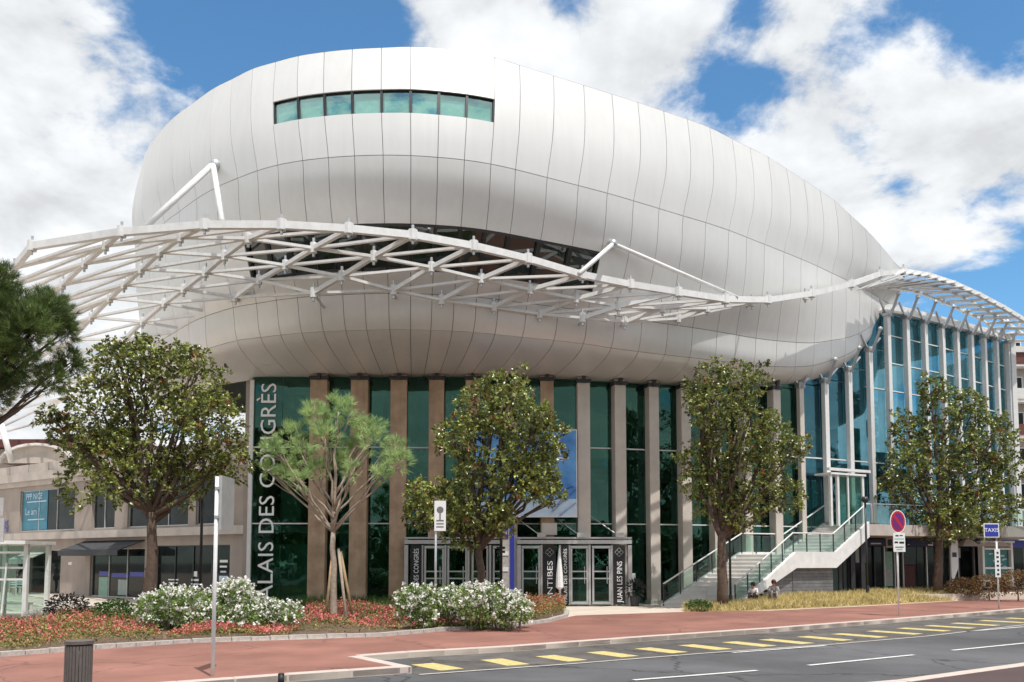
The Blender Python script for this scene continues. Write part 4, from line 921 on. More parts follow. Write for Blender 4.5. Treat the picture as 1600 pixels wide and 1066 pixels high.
# goods and stickers in the shop windows
for x0, y0, x1, y1, m in ((152, 893, 168, 900, 'sign_blue'), (152, 902, 166, 938, 'interior_column'), (172, 896, 198, 902, 'sign_blue'), (200, 894, 222, 901, 'sign_blue'), (182, 906, 197, 930, 'interior_slab'), (340, 875, 352, 879, 'plastic_white'), (340, 884, 351, 887, 'plastic_white'), (341, 892, 350, 895, 'poster_light'), (339, 900, 352, 908, 'poster_light'),
                          (260, 905, 276, 907, 'plastic_white'), (261, 910, 275, 912, 'plastic_white'), (296, 905, 308, 908, 'plastic_white'), (296, 912, 308, 914, 'poster_light'), (299, 893, 305, 901, 'plastic_white')):
    lq('window_sticker', x0, y0, x1, y1, -.145, -.13, m)
for x in (262, 268, 283, 289, 293): lq('curtain', x-1.6, 872, x+1.6, 925, -.8, -.7, 'edging')
p = lw.pt(1, 822)+lw.n*.05; lettering('lettering', 'NS', 'sign_blue', lb, (p.x, p.y, p.z-.2), lw.u, (0, 0, 1), .75)
p = lw.pt(8, 829)+lw.n*.05; lettering('lettering', 'all', 'sign_blue', lb, (p.x, p.y, p.z-.1), lw.u, (0, 0, 1), .35)
# low pavilion with an arched gable on the roof of the shop building
pav = thing('roof_pavilion', 'low pavilion with a beige arched gable on the roof of the shop building', 'pavilion', (-30, 58, 7.3))
arc = MB(); base = UP(58, 724, 57); pts = []
for k in range(13):
    a = math.pi*k/12; pts.append(base+V((-2.4*math.cos(a), 0, 1.25*math.sin(a))))
arc.add([p for p in pts]+[p+V((0, 5, 0)) for p in pts], [tuple(range(13))]+[(i, i+1, 14+i, 13+i) for i in range(12)]); arc.build('arched_gable', 'render_pale', pav)
arc = MB()
for a, b in zip(pts[:-1], pts[1:]): arc.bar(a+V((0, -.1, 0)), b+V((0, -.1, 0)), .35, .16)
arc.build('arch_rim', 'white_dirty', pav)
MB().box((-36.5, 59, 7.3), (-26, 66, 9.6)).build('wall', 'render_wall', pav); MB().box((-37, 58.4, 9.65), (-25.6, 66.5, 10.2)).build('roof', 'roof_brown', pav)
# ================================================================== VEGETATION
def rdir(n, up=0.0):
    d = NR.normal(size=(n, 3)); d[:, 2] += up; return d/np.linalg.norm(d, axis=1, keepdims=True)
def leaves(cen, nrm_dir, length, width, droop=.15, fold=.12):
    """one folded leaf (2 quads) per row: stem at cen, pointing along nrm_dir"""
    n = len(cen); a = nrm_dir/np.linalg.norm(nrm_dir, axis=1, keepdims=True); r = NR.normal(size=(n, 3)); s = np.cross(a, r); s /= np.linalg.norm(s, axis=1, keepdims=True)+1e-9
    u = np.cross(s, a); u *= np.sign(u[:, 2:3]+1e-6); L = (length*NR.uniform(.7, 1.2, n))[:, None]; W = (width*NR.uniform(.8, 1.2, n))[:, None]
    base = cen; tip = cen+a*L-np.array([0, 0, 1])*L*droop; mid = cen+a*L*.5+u*L*.06
    l = mid+s*W/2-u*W*fold; r_ = mid-s*W/2-u*W*fold
    v = np.stack([base, l, tip, r_, mid], 1).reshape(-1, 3); o = np.arange(n)[:, None]*5
    f = np.concatenate([o+np.array([[0, 4, 1]]), o+np.array([[1, 4, 2]]), o+np.array([[0, 3, 4]]), o+np.array([[4, 3, 2]])], 1).reshape(-1, 3)
    return v, f
def blobs_px(lst, D, depth, z0=None):
    out = []
    for px, py, r in lst:
        c = UP(px, py, D); rr = r*D/F
        out.append((c, rr))
    return out
def branch_mesh(mb, a, b, r0, r1, wob=.12, n=5):
    a, b = V(a), V(b); pts = [a.lerp(b, i/n)+(V((R.uniform(-1, 1), R.uniform(-1, 1), R.uniform(-.4, .4)))*wob*(0 if i in (0, n) else 1)) for i in range(n+1)]
    mb.tube(pts, [r0+(r1-r0)*i/n for i in range(n+1)], 8); return pts
def magnolia(label, trunkpx, D, zb, blob, nros, forks, tr=.17, lsz=.155):
    base = UP(trunkpx, 900, D); base.z = zb
    t = thing('magnolia_tree', label, 'tree', base, 'magnolia trees along the pavement')
    B = []
    for px, py, r in blob:
        for q in range(2):
            c = UP(px, py, D); rr = r*D/F; c.y += (R.uniform(-1, 1))*1.35*(.4 if q == 0 else 1); B.append((c, rr*R.uniform(.82, 1.0)))
    for q in range(16):         # loose sprays that break up the outline
        px, py, r = R.choice(blob); a_ = R.uniform(0, 6.28); c = UP(px+r*math.cos(a_)*1.0, py-abs(r*math.sin(a_))*R.choice((1, 1, 1, -.7)), D); c.y += R.uniform(-.8, .8); B.append((c, R.uniform(.22, .42)))
    nb_ = len(blob)*2
    tm = MB(); fk = UP(forks[0], forks[1], D)
    p = branch_mesh(tm, base-V((0, 0, .1)), fk, tr*1.25, tr*.85, .07, 6)
    for k in range(3): tm.ball(p[2+k]+V((R.choice((-1, 1))*tr*.8, -tr*.4, 0)), tr*.38, 6, 4)
    tm.build('trunk', 'bark', t, True)
    for c, r in B[:nb_:2]:
        lm = MB(); st = p[-1].lerp(p[-2], R.uniform(0, .8)); branch_mesh(lm, st, c, tr*.55, .035, .18, 5)
        for q in range(3): branch_mesh(lm, st.lerp(c, R.uniform(.5, .9)), c+V(tuple(rdir(1)[0]*r*.8)), .035, .012, .1, 3)
        lm.build('limb', 'bark', t, True)
    # rosettes of leaves near the surface of the clumps
    w_ = np.array([r**2 for _, r in B]); w_ /= w_.sum(); nros = int(nros*1.7); idx = NR.choice(len(B), nros, p=w_)
    C = np.array([tuple(c) for c, _ in B])[idx]; RR = np.array([r for _, r in B])[idx]
    d = rdir(nros, .15); rad = RR*(NR.uniform(.25, 1.0, nros)**.45)*NR.uniform(.9, 1.12, nros)
    P = C+d*rad[:, None]
    inside = np.zeros(nros)
    for c, r in B: inside += (np.linalg.norm(P-np.array(tuple(c)), axis=1) < r*.72)
    P, d = P[inside < 2.5], d[inside < 2.5]; m = len(P); ax = d+np.array([0, 0, .75]); ax /= np.linalg.norm(ax, axis=1, keepdims=True)
    K = 9; cen = np.repeat(P, K, 0)+NR.normal(size=(m*K, 3))*.035; a = np.repeat(ax, K, 0)*.75+rdir(m*K)*.85
    v, f = leaves(cen, a, lsz, lsz*.46); br = NR.rand(m*K) < .02
    br |= np.repeat(NR.rand(m) < .02, K)
    npmesh('crown', v, f, ['magnolia_leaf', 'leaf_brown'], t, False, np.repeat(br.astype(int), 4))
    return t
magnolia('broad magnolia tree in front of the beige shop building, its crown over the dark awning', 237, 27.5, 0, [(195, 590, 55), (190, 560, 30), (150, 640, 62), (110, 680, 32), (225, 560, 40), (298, 600, 62), (345, 660, 50), (250, 670, 80), (170, 715, 58), (125, 700, 40), (160, 765, 40), (310, 730, 48), (358, 720, 32), (215, 755, 42), (268, 755, 40), (300, 565, 22), (95, 660, 22)], 1750, (238, 800), .17)
magnolia('leaning magnolia tree behind the white roses, in front of the blue poster', 756, 28.0, 0, [(775, 612, 30), (745, 635, 42), (805, 650, 46), (710, 680, 36), (840, 690, 34), (760, 710, 62), (690, 785, 40), (655, 800, 28), (745, 790, 56), (815, 752, 44), (850, 755, 26), (725, 825, 40), (785, 815, 28), (845, 660, 20), (800, 600, 18), (852, 700, 30), (846, 735, 34), (862, 775, 20)], 1500, (748, 850), .13)
magnolia('slim tall magnolia tree at the foot of the outdoor staircase', 1129, 35.0, .22, [(1110, 592, 30), (1145, 605, 40), (1185, 600, 22), (1098, 650, 36), (1150, 672, 56), (1205, 690, 40), (1240, 705, 28), (1100, 720, 40), (1180, 750, 56), (1238, 775, 32), (1115, 780, 42), (1160, 800, 36), (1085, 755, 26), (1085, 620, 16)], 1400, (1128, 830), .19)
magnolia('dark magnolia tree on the grass in front of the shops under the terrace', 1466, 43.5, .6, [(1455, 610, 24), (1480, 640, 40), (1425, 672, 30), (1512, 632, 24), (1545, 680, 38), (1412, 725, 36), (1470, 712, 56), (1530, 742, 54), (1572, 735, 30), (1400, 770, 26), (1440, 788, 42), (1510, 800, 44), (1568, 795, 28), (1582, 690, 16), (1545, 830, 16), (1475, 815, 40)], 1500, (1468, 830), .2, .2)
def needles(cen, axis, n, length, wd, spread):
    m = len(cen)*n; c = np.repeat(cen, n, 0); a = np.repeat(axis, n, 0)+rdir(m)*spread; a /= np.linalg.norm(a, axis=1, keepdims=True)
    s = np.cross(a, NR.normal(size=(m, 3))); s /= np.linalg.norm(s, axis=1, keepdims=True); L = (length*NR.uniform(.7, 1.15, m))[:, None]
    st = c+NR.normal(size=(m, 3))*length*.12
    v = np.stack([st-s*wd/2, st+s*wd/2, st+a*L], 1).reshape(-1, 3); return v, np.arange(m*3).reshape(-1, 3)
def pine(name, label, base, fork, blob, D, ntuft, nn, ln, material, bark, tr, sp=1.0, limbs=True):
    t = thing(name, label, 'tree', base); B = [(UP(px, py, D)+V((0, R.uniform(-1, 1)*sp, 0)), r*D/F) for px, py, r in blob]
    tm = MB(); p = branch_mesh(tm, base-V((0, 0, .1)), fork, tr, tr*.6, .03, 6); top_ = max(B, key=lambda b: b[0].z)[0]
    p2 = branch_mesh(tm, fork, V((fork.x*.8+top_.x*.2, fork.y, top_.z-.3)), tr*.6, tr*.15, .05, 6); tm.build('trunk', bark, t, True)
    for c, r in B:
        lm = MB(); st = p2[0].lerp(p2[-1], max(0, min(.8, (c.z-fork.z)/(top_.z-fork.z+1e-3)-.55))); branch_mesh(lm, st, c, tr*.32, .018, .09, 5)
        for q in range(5): branch_mesh(lm, st.lerp(c, R.uniform(.45, .95)), c+V(tuple(rdir(1)[0]*r*.85)), .018, .006, .05, 3)
        lm.build('limb', bark, t, True)
    w_ = np.array([r**2 for _, r in B]); w_ /= w_.sum(); idx = NR.choice(len(B), ntuft, p=w_); C = np.array([tuple(c) for c, _ in B])[idx]; RR = np.array([r for _, r in B])[idx]
    d = rdir(ntuft, .35); P = C+d*(RR*(NR.uniform(.1, 1, ntuft)**.5))[:, None]; ax = d+np.array([0, 0, .6]); ax /= np.linalg.norm(ax, axis=1, keepdims=True)
    v, f = needles(P, ax, nn, ln, ln*.06, .75); npmesh('crown', v, f, material, t); return t
b0 = UP(522, 900, 26.5); b0.z = 0
pine('young_pine', 'young pale green pine with bare lower branches, propped by wooden stakes', b0, UP(521, 832, 26.5), [(490, 652, 27), (528, 642, 28), (560, 668, 25), (450, 680, 25), (430, 705, 21), (470, 712, 24), (512, 688, 25), (545, 702, 22), (585, 690, 20), (612, 698, 23), (628, 728, 21), (604, 745, 17), (445, 742, 20), (475, 752, 15), (500, 735, 18), (560, 738, 16), (582, 662, 18), (522, 722, 18), (415, 735, 14)], 26.5, 680, 28, .24, 'pine_young', 'bark_pale', .125, .9)
b0 = UP(-70, 900, 24.0); b0.z = 0
pine('umbrella_pine', 'large dark green pine reaching into the picture beside the lattice canopy', b0, UP(-68, 720, 24), [(10, 455, 38), (45, 470, 40), (75, 490, 30), (90, 510, 22), (20, 500, 50), (60, 530, 46), (-10, 540, 60), (85, 555, 24), (30, 575, 40), (65, 590, 28), (-40, 480, 60), (-80, 520, 70), (-100, 600, 60), (-120, 470, 50), (10, 610, 24), (-30, 600, 50)], 24, 4200, 26, .24, 'pine_dark', 'bark', .24, 1.2)
stakes = thing('tree_stakes', 'four wooden stakes leaning against the young pine trunk', 'tree stakes', UP(524, 945, 26.3))
for x0, x1, y1, dd_ in ((508, 520, 862, -.1), (517, 520, 868, .5), (543, 529, 858, -.6), (554, 532, 862, .1)):
    a = UP(x0, 940, 26.5+dd_); a.z = 0; MB().tube([a, UP(x1, y1, 26.5)], .045, 7).build('stake', 'wood_stake' if x0 != 543 else 'bark_pale', stakes, True)
# planted bed : soil, stone edging
fb = gp([(-60, 1030), (0, 1024), (150, 1012), (300, 1002.5), (480, 996), (600, 992.5), (700, 983.5), (800, 977.5), (856, 970.5), (880, 965)])
bb_ = gp([(886, 957), (868, 950.5), (820, 949), (600, 949), (300, 951), (100, 962), (-60, 972)])
MB().prism(fb+bb_, -.01, .07).build('flower_bed', 'soil')['kind'] = 'structure'
ed = bpy.data.objects.new('bed_edging', None); link(ed); ed['kind'] = 'structure'
fe = gp([(-60, 1032), (0, 1027), (150, 1015), (300, 1005), (480, 998.5), (600, 995), (700, 986), (800, 980), (860, 972.5), (888, 964), (890, 957), (872, 950)])
for a, b in zip(fe[:-1], fe[1:]):
    a, b = V((*a, 0)), V((*b, 0)); L = (b-a).length; n = max(1, round(L/.45)); t = (b-a)/L; nn = V((-t.y, t.x, 0))
    for i in range(n):
        c = a+t*(L*(i+.5)/n)+nn*.09; top(MB().obox((c.x, c.y, .045), t*(L/n/2-.008), nn*.085, V((0, 0, .055+R.uniform(-.008, .008)))).build('edging_stone', 'edging', ed))
def inside(poly, x, y):
    c = False; j = len(poly)-1
    for i in range(len(poly)):
        if (poly[i][1] > y) != (poly[j][1] > y) and x < (poly[j][0]-poly[i][0])*(y-poly[i][1])/(poly[j][1]-poly[i][1])+poly[i][0]: c = not c
        j = i
    return c
def scatter(poly, n):
    xs = [p[0] for p in poly]; ys = [p[1] for p in poly]; out = []
    while len(out) < n:
        x, y = NR.uniform(min(xs), max(xs)), NR.uniform(min(ys), max(ys))
        if inside(poly, x, y): out.append((x, y))
    return np.array(out)
def rose(label, blob, D, nleaf, nbl):
    """rounded leafy masses with heads of white flowers"""
    B = []
    for px, py, r in blob:
        for q in range(2):
            c = UP(px, py, D+R.uniform(-.9, .9)); c.z = max(.25, c.z); B.append((c, r*D/F*R.uniform(.62, 1.08)))
    b = V((sum(c.x for c, _ in B)/len(B), D, .05)); t = thing('rose_bush', label, 'rose bush', b, 'white flowering rose bushes')
    w_ = np.array([r**2 for _, r in B]); w_ /= w_.sum()
    idx = NR.choice(len(B), nleaf, p=w_); C = np.array([tuple(c) for c, _ in B])[idx]; RR = np.array([r for _, r in B])[idx]
    d = rdir(nleaf, .2); P = C+d*(RR*NR.uniform(.3, 1, nleaf)**.5)[:, None]; P[:, 2] = np.maximum(P[:, 2], .06+NR.rand(nleaf)*.1)
    v, f = leaves(P, d+rdir(nleaf)*.7+np.array([0, 0, .2]), .085, .055); npmesh('foliage', v, f, 'rose_leaf', t)
    st_ = MB()
    for c, r in B: st_.tube([(c.x+R.uniform(-.1, .1), c.y, .03), tuple(c)], [.02, .012], 5)
    tag(st_.build('stem', 'bark', t), kind='stuff')
    idx = NR.choice(len(B), nbl, p=w_); C = np.array([tuple(c) for c, _ in B])[idx]; RR = np.array([r for _, r in B])[idx]
    d = rdir(nbl, .55); d[:, 1] -= .25; d /= np.linalg.norm(d, axis=1, keepdims=True); P = C+d*(RR*NR.uniform(.88, 1.16, nbl))[:, None]; keep = P[:, 2] > .15; P, d = P[keep], d[keep]
    K = 7; cen = np.repeat(P, K, 0)+NR.normal(size=(len(P)*K, 3))*.025; v, f = leaves(cen, np.repeat(d, K, 0)*.5+rdir(len(cen)), .068, .068, 0, .1)
    tag(npmesh('blossom', v, f, 'rose_white', t), kind='stuff'); return t
rose('wide white rose bush in front of the beige shop building, behind the thin white pole', [(235, 950, 24), (265, 945, 28), (300, 950, 32), (335, 945, 30), (365, 940, 34), (395, 950, 30), (425, 957, 26), (455, 962, 20), (280, 970, 28), (330, 970, 30), (380, 968, 32), (430, 970, 26), (250, 965, 22), (375, 925, 16), (345, 930, 12)], 24.2, 15000, 900)
rose('rounded white rose bush round the grey signpost, before the entrance doors', [(640, 940, 24), (665, 938, 24), (700, 940, 28), (735, 940, 30), (770, 942, 28), (800, 948, 24), (815, 955, 18), (660, 960, 24), (700, 962, 26), (745, 962, 28), (790, 964, 22)], 25.0, 12500, 760)
def ground_patch(name, label, poly, n, h, leafm, flow, nf, ls=.07, cat=None, grp=None):
    P2 = scatter(poly, n); hh = h*(.55+.45*np.sin(P2[:, 0]*1.9+P2[:, 1])*.5+.3*NR.rand(n)); z = .06+hh*NR.uniform(.1, 1, n)**.6
    P = np.column_stack([P2, z]); v, f = leaves(P, rdir(n, .6), ls, ls*.5); mi = np.zeros(len(f), int); mats = [leafm]
    vs, fs, ms = [v], [f], [mi]; o = len(v)
    for k, (fm, cnt) in enumerate(flow):
        P2 = scatter(poly, cnt*2); q_ = np.sin(P2[:, 0]*3.1+k*2+np.sin(P2[:, 1]*2.3)*1.5)+np.sin(P2[:, 1]*4.3+P2[:, 0]*1.1+k)+NR.normal(size=cnt*2)*.6; P2 = P2[np.argsort(-q_)[:cnt]]; hh = h*(.55+.45*np.sin(P2[:, 0]*1.9+P2[:, 1])*.5+.3*NR.rand(cnt)); P = np.column_stack([P2, .09+hh*NR.uniform(.7, 1.05, cnt)])
        cen = np.repeat(P, 5, 0)+NR.normal(size=(cnt*5, 3))*.03; v, f = leaves(cen, rdir(len(cen), .8), .055, .05, 0, .1); vs.append(v); fs.append(f+o); ms.append(np.full(len(f), k+1)); o += len(v); mats.append(fm)
    ob = npmesh(name, np.vstack(vs), np.vstack(fs), mats, None, False, np.concatenate(ms)); top(ob); return tag(ob, label, cat, grp, 'stuff')
ground_patch('red_flowers', 'red and orange bedding flowers in front of the shops, behind the brown bin', gp([(-40, 1029), (60, 1020.5), (150, 1013), (255, 1005), (232, 980), (120, 968), (-40, 985)]), 10500, .38, 'bed_leaf', [('flower_red', 380), ('flower_orange', 360)], 0, .08, 'flowers')
ground_patch('red_flowers', 'bright red bedding flowers between the two white rose bushes', gp([(455, 996.5), (560, 995), (640, 989.5), (650, 960), (600, 953), (480, 957)]), 6000, .42, 'bed_leaf', [('flower_red', 720), ('flower_orange', 220)], 0, .08, 'flowers')
ground_patch('red_flowers', 'thin strip of red flowers along the front of the wide rose bush', gp([(255, 1005), (340, 1002), (455, 997), (470, 985), (300, 992)]), 2400, .26, 'bed_leaf', [('flower_red', 260), ('flower_orange', 200)], 0, .07, 'flowers')
ground_patch('red_flowers', 'low red flowers at the foot of the rounded rose bush', gp([(640, 989), (700, 984.5), (790, 979), (760, 974), (650, 980)]), 1400, .22, 'bed_leaf', [('flower_red', 130)], 0, .07, 'flowers')
ground_patch('red_flowers', 'reddish bushy plants at the right tip of the flower bed', gp([(805, 978), (855, 971.5), (884, 963), (880, 952), (840, 950), (815, 958)]), 3600, .62, 'bed_leaf', [('flower_orange', 330), ('flower_red', 90)], 0, .09, 'flowers')
def grass(name, label, poly, n, h, m, zf=None, wd=.02):
    P2 = scatter(poly, n); z = np.array([zf(x, y) for x, y in P2]) if zf else np.full(n, .06); P = np.column_stack([P2, z]); a = rdir(n, 1.6); a[:, 2] = np.abs(a[:, 2])
    s = np.cross(a, NR.normal(size=(n, 3))); s /= np.linalg.norm(s, axis=1, keepdims=True); L = (h*NR.uniform(.5, 1.2, n))[:, None]
    v = np.stack([P-s*wd/2, P+s*wd/2, P+a*L], 1).reshape(-1, 3); return tag(top(npmesh(name, v, np.arange(n*3).reshape(-1, 3), m)), label, 'grass', None, 'stuff')
grass('green_grass', 'green grass clump round the young pine stakes', gp([(455, 957), (600, 952), (640, 950), (560, 947), (455, 949)]), 3200, .55, 'green_grass', None, .03)
grass('green_grass', 'green grass beside the left edge of the rounded rose bush', gp([(575, 964), (635, 960), (632, 950), (580, 952)]), 1500, .5, 'green_grass', None, .03)
grass('bed_grass', 'yellow green grass tufts behind the left red flowers', gp([(60, 985), (130, 980), (225, 985), (225, 965), (110, 962), (40, 970)]), 2600, .4, 'dry_grass', None, .03)
def shrub(name, label, px, py, r, D, n, m, ls=.11, cat='shrub', grp=None, flat=.7):
    c = UP(px, py, D); rr = r*D/F; b = V((c.x, c.y, .05)); t = thing(name, label, cat, b, grp); d = rdir(n, .3); d[:, 2] *= flat; q = np.array(tuple(c))+d*(rr*NR.uniform(.2, 1, n)**.45)[:, None]
    q[:, 2] = np.maximum(q[:, 2], .05); v, f = leaves(q, d+rdir(n)*.6, ls, ls*.5); npmesh('foliage', v, f, m, t); MB().tube([(c.x, c.y, .02), (c.x, c.y, c.z)], [.04, .02], 6).build('stem', 'bark', t); return t
shrub('dark_shrub', 'dark purple leaved shrub in front of the shop doorway', 105, 952, 34, 27, 900, 'shrub_dark')
shrub('green_shrub', 'low green shrub between the dark shrub and the wide rose bush', 180, 962, 36, 26, 1300, 'green_grass')
shrub('white_flower_shrub', 'small pale flowering shrub beside the bus shelter', 55, 968, 20, 26.5, 450, 'rose_white', .08)
shrub('green_bush', 'dark green bush at the left tip of the dry grass', 1092, 948, 20, 34.0, 900, 'green_grass', .1, flat=.5)
# ------------------------------------------------------------------ dry grass berm
GF = gp([(1068, 956), (1130, 956), (1200, 953.5), (1350, 946.5), (1450, 941), (1530, 936.5), (1600, 929.5)]); GF += [(GF[-1][0]+db.x*14, GF[-1][1]+db.y*14)]
GB = [tuple(UP(1600, 900, 47.5))[:2], tuple(UP(1480, 900, 46.3))[:2], tuple(UP(1365, 900, 43.3))[:2], (15.3, 40.5), (12.95, 39.3), (9.75, 36.2), (8.9, 35.9), tuple(UP(1068, 900, 35.4))[:2]]
GFv = [V((*p, 0)) for p in GF]
def bermz(x, y):
    d = (near(GFv, V((x, y, 0)))-V((x, y, 0))).length; return .03+(.50*(1-math.exp(-d/1.5))+.012*min(d, 9))*(.5+.5*min(1, max(0, (x-8)/2.5)))
xs = np.linspace(6, 44, 77); vs = []; ids = {}; fs = []
poly = GF+[(GF[-1][0]-2, GF[-1][1]+8)]+GB
for ix, x in enumerate(np.arange(5.5, 46, .5)):
    for iy, y in enumerate(np.arange(30, 60, .5)):
        if inside(poly, x, y): ids[(ix, iy)] = len(vs); vs.append((x, y, bermz(x, y)+NR.uniform(-.02, .02)))
for (ix, iy) in list(ids):
    q = [(ix, iy), (ix+1, iy), (ix+1, iy+1), (ix, iy+1)]
    if all(k in ids for k in q): fs.append(tuple(ids[k] for k in q))
be_ = MB().add(vs, fs).build('grass_bank', 'dry_soil', None, True); be_['kind'] = 'structure'
MB().prism(poly, -.01, .028).build('bank_base', 'dry_soil')['kind'] = 'structure'
grass('dry_grass', 'dry yellow grass bank below the staircase and shops', poly, 46000, .22, 'dry_grass', bermz, .03)
for i, (px, py, D, r, lb_) in enumerate(((1505, 918, 43.3, 26, 'low red brown hedge plant by the teal display stand'), (1545, 915, 42.5, 30, 'low red brown hedge plant behind the blue square sign'), (1590, 910, 42, 32, 'low red brown hedge plant at the right edge of the bank'))):
    shrub('hedge_plant', lb_, px, py, r, D, 1500, 'hedge_brown', .11, 'hedge', 'red brown hedge plants on the bank', .6)
# ================================================================== STREET FURNITURE
def cylz(mb, x, y, z0, z1, r, n=10): return mb.tube([(x, y, z0), (x, y, z1)], r, n)
# thin white pole with its sign seen edge on
b = G(332, 1057.5); s_ = thing('signpost', 'tall thin white signpost in front of the wide rose bush, its panel seen edge on', 'signpost', b)
zt = UP(336, 743, b.y).z; cylz(MB(), b.x, b.y, 0, zt-.02, .035).build('pole', 'white_paint', s_, True)
pn = MB().box((b.x+.045, b.y-.02, zt-.95), (b.x+.095, b.y+.65, zt)); pn.build('panel', 'alu', s_); MB().box((b.x-.02, b.y-.04, zt-.25), (b.x+.06, b.y+.04, zt-.2)).box((b.x-.02, b.y-.04, zt-.75), (b.x+.06, b.y+.04, zt-.7)).build('clamp', 'steel', s_)
# bin
b = G(121, 1084); bn = thing('litter_bin', 'round brown slatted litter bin on the red pavement', 'litter bin', b)
cylz(MB(), b.x, b.y, .03, .74, .165, 20).build('body', 'dark_metal', bn, True)
for k in range(26):
    a = 2*math.pi*k/26; c = V((b.x+.185*math.cos(a), b.y+.185*math.sin(a), .38)); MB().obox(c, (-math.sin(a)*.019, math.cos(a)*.019, 0), (math.cos(a)*.008, math.sin(a)*.008, 0), (0, 0, .34)).build('slat', 'bin_brown', bn)
q = MB(); q.tube([(b.x, b.y, .74), (b.x, b.y, .79)], .205, 20); q.build('lid', 'bin_brown', bn); MB().tube([(b.x, b.y, .02), (b.x, b.y, .06)], .2, 20).build('foot', 'dark_metal', bn)
# short black bollard at the kerb
b = G(439, 1072, 0); b = V((b.x, b.y, -.0)); bo = thing('bollard', 'short black bollard at the kerb between the bin and the bus bay', 'bollard', b)
zt = UP(439, 1054, b.y).z; cylz(MB(), b.x, b.y, 0, max(.18, zt), .052, 12).build('post', 'black', bo, True); MB().ball((b.x, b.y, max(.18, zt)), .055, 10, 6, (1, 1, .5)).build('cap', 'black', bo, True)
# paid parking sign on a grey post in the roses
b = G(680, 984); ps = thing('parking_sign', 'white rectangular parking sign on a thin grey post in the rounded rose bush', 'sign', b)
zt = UP(685, 783, b.y).z; z0 = UP(685, 830, b.y).z; cylz(MB(), b.x, b.y, 0, zt, .034).build('post', 'steel', ps, True)
x0 = UP(679, 800, b.y).x; x1 = UP(697, 800, b.y).x; MB().box((x0, b.y-.07, z0), (x1, b.y-.045, zt)).build('panel', 'plastic_white', ps, bevel=.005)
q = MB(); cx_ = (x0+x1)/2; q.ball((cx_, b.y-.074, zt-.26), .10, 12, 6, (1, .05, 1)); q.box((cx_-.02, b.y-.078, zt-.55), (cx_+.02, b.y-.072, zt-.3)); q.build('symbol', 'grey_board', ps)
for k in range(3): MB().box((x0+.06, b.y-.074, z0+.1+.09*k), (x1-.06, b.y-.0705, z0+.14+.09*k)).build('print_line', 'grey_board', ps)
# no parking sign
b = G(1405, 963); ns = thing('no_parking_sign', 'round red and purple no parking sign above a white plate, at the kerb', 'road sign', b)
zt = UP(1403, 798, b.y).z; cylz(MB(), b.x, b.y, 0, zt-.1, .035).build('post', 'white_paint', ns, True)
c = UP(1403, 815, b.y-.06); rx = 11*b.y/F; rz_ = 17*b.y/F
def disc(c, rx, rz, y0, y1, n=32):
    mb = MB(); ring = [(c.x+rx*math.cos(2*math.pi*k/n), c.z+rz*math.sin(2*math.pi*k/n)) for k in range(n)]
    return mb.add([(x, y0, z) for x, z in ring]+[(x, y1, z) for x, z in ring], [tuple(range(n)), tuple(range(2*n-1, n-1, -1))]+[(i, (i+1) % n, n+(i+1) % n, n+i) for i in range(n)])
disc(c, rx*1.12, rz_*1.06, c.y, c.y+.02).build('disc', 'plastic_white', ns); disc(c, rx, rz_*.97, c.y-.006, c.y-.001).build('red_ring', 'sign_red', ns); disc(c, rx*.78, rz_*.80, c.y-.012, c.y-.007).build('blue_face', 'sign_purple', ns)
MB().obox((c.x, c.y-.014, c.z), V((rx*.62, 0, -rz_*.62)), V((0, .001, 0)), V((.03, 0, .03))).build('red_bar', 'sign_red', ns)
x0, x1 = UP(1394.5, 850, b.y).x, UP(1413, 850, b.y).x; z1_, z0 = UP(1404, 833, b.y).z, UP(1404, 862.5, b.y).z; MB().box((x0, b.y-.075, z0), (x1, b.y-.05, z1_)).build('plate', 'plastic_white', ns, bevel=.004)
hx = x1-x0; hz = z1_-z0
for fx, fz, fw, fh, m_ in ((.2, .82, .25, .07, 'black'), (.55, .84, .25, .05, 'black'), (.1, .66, .8, .05, 'interior_column'), (.1, .46, .3, .09, 'black'), (.5, .44, .4, .10, 'black'), (.15, .22, .7, .06, 'grey_board'), (.25, .1, .5, .06, 'interior_column')):
    MB().box((x0+hx*fx, b.y-.080, z0+hz*fz), (x0+hx*(fx+fw), b.y-.0755, z0+hz*(fz+fh))).build('print_line', m_, ns)
# blue taxi sign
b = G(1561, 952); ts = thing('blue_sign', 'square dark blue sign on a white post with an arrow plate, at the right kerb', 'road sign', b)
zt = UP(1555, 845, b.y).z; cylz(MB(), b.x, b.y, 0, zt, .035).build('post', 'white_paint', ts, True); zt2 = UP(1550, 818, b.y).z; z0 = UP(1550, 840, b.y).z; x0, x1 = UP(1536, 830, b.y).x, UP(1560, 830, b.y).x
MB().box((x0, b.y-.06, z0), (x1, b.y-.04, zt2)).build('panel', 'plastic_white', ts); MB().box((x0+.04, b.y-.068, z0+.04), (x1-.04, b.y-.061, zt2-.04)).build('blue_face', 'sign_blue', ts)
cylz(MB(), b.x, b.y-.02, zt, zt2-.1, .03).build('post', 'steel', ts, True)
lettering('lettering', 'TAXIS', 'lettering', ts, ((x0+x1)/2, b.y-.074, (z0+zt2)/2-.06), (1, 0, 0), (0, 0, 1), .22, 'CENTER', depth=.004)
x0, x1 = b.x-.13, b.x+.09; z1_, z0 = UP(1556, 858, b.y).z, UP(1558, 902, b.y).z; MB().box((x0, b.y-.07, z0), (x1, b.y-.05, z1_)).build('arrow_plate', 'plastic_white', ts)
for k in range(6): MB().box((x0+.06+.02*(k % 2), b.y-.076, z0+.08+k*(z1_-z0-.1)/6), (x1-.06, b.y-.0705, z0+.16+k*(z1_-z0-.1)/6)).build('print_mark', 'navy', ts)
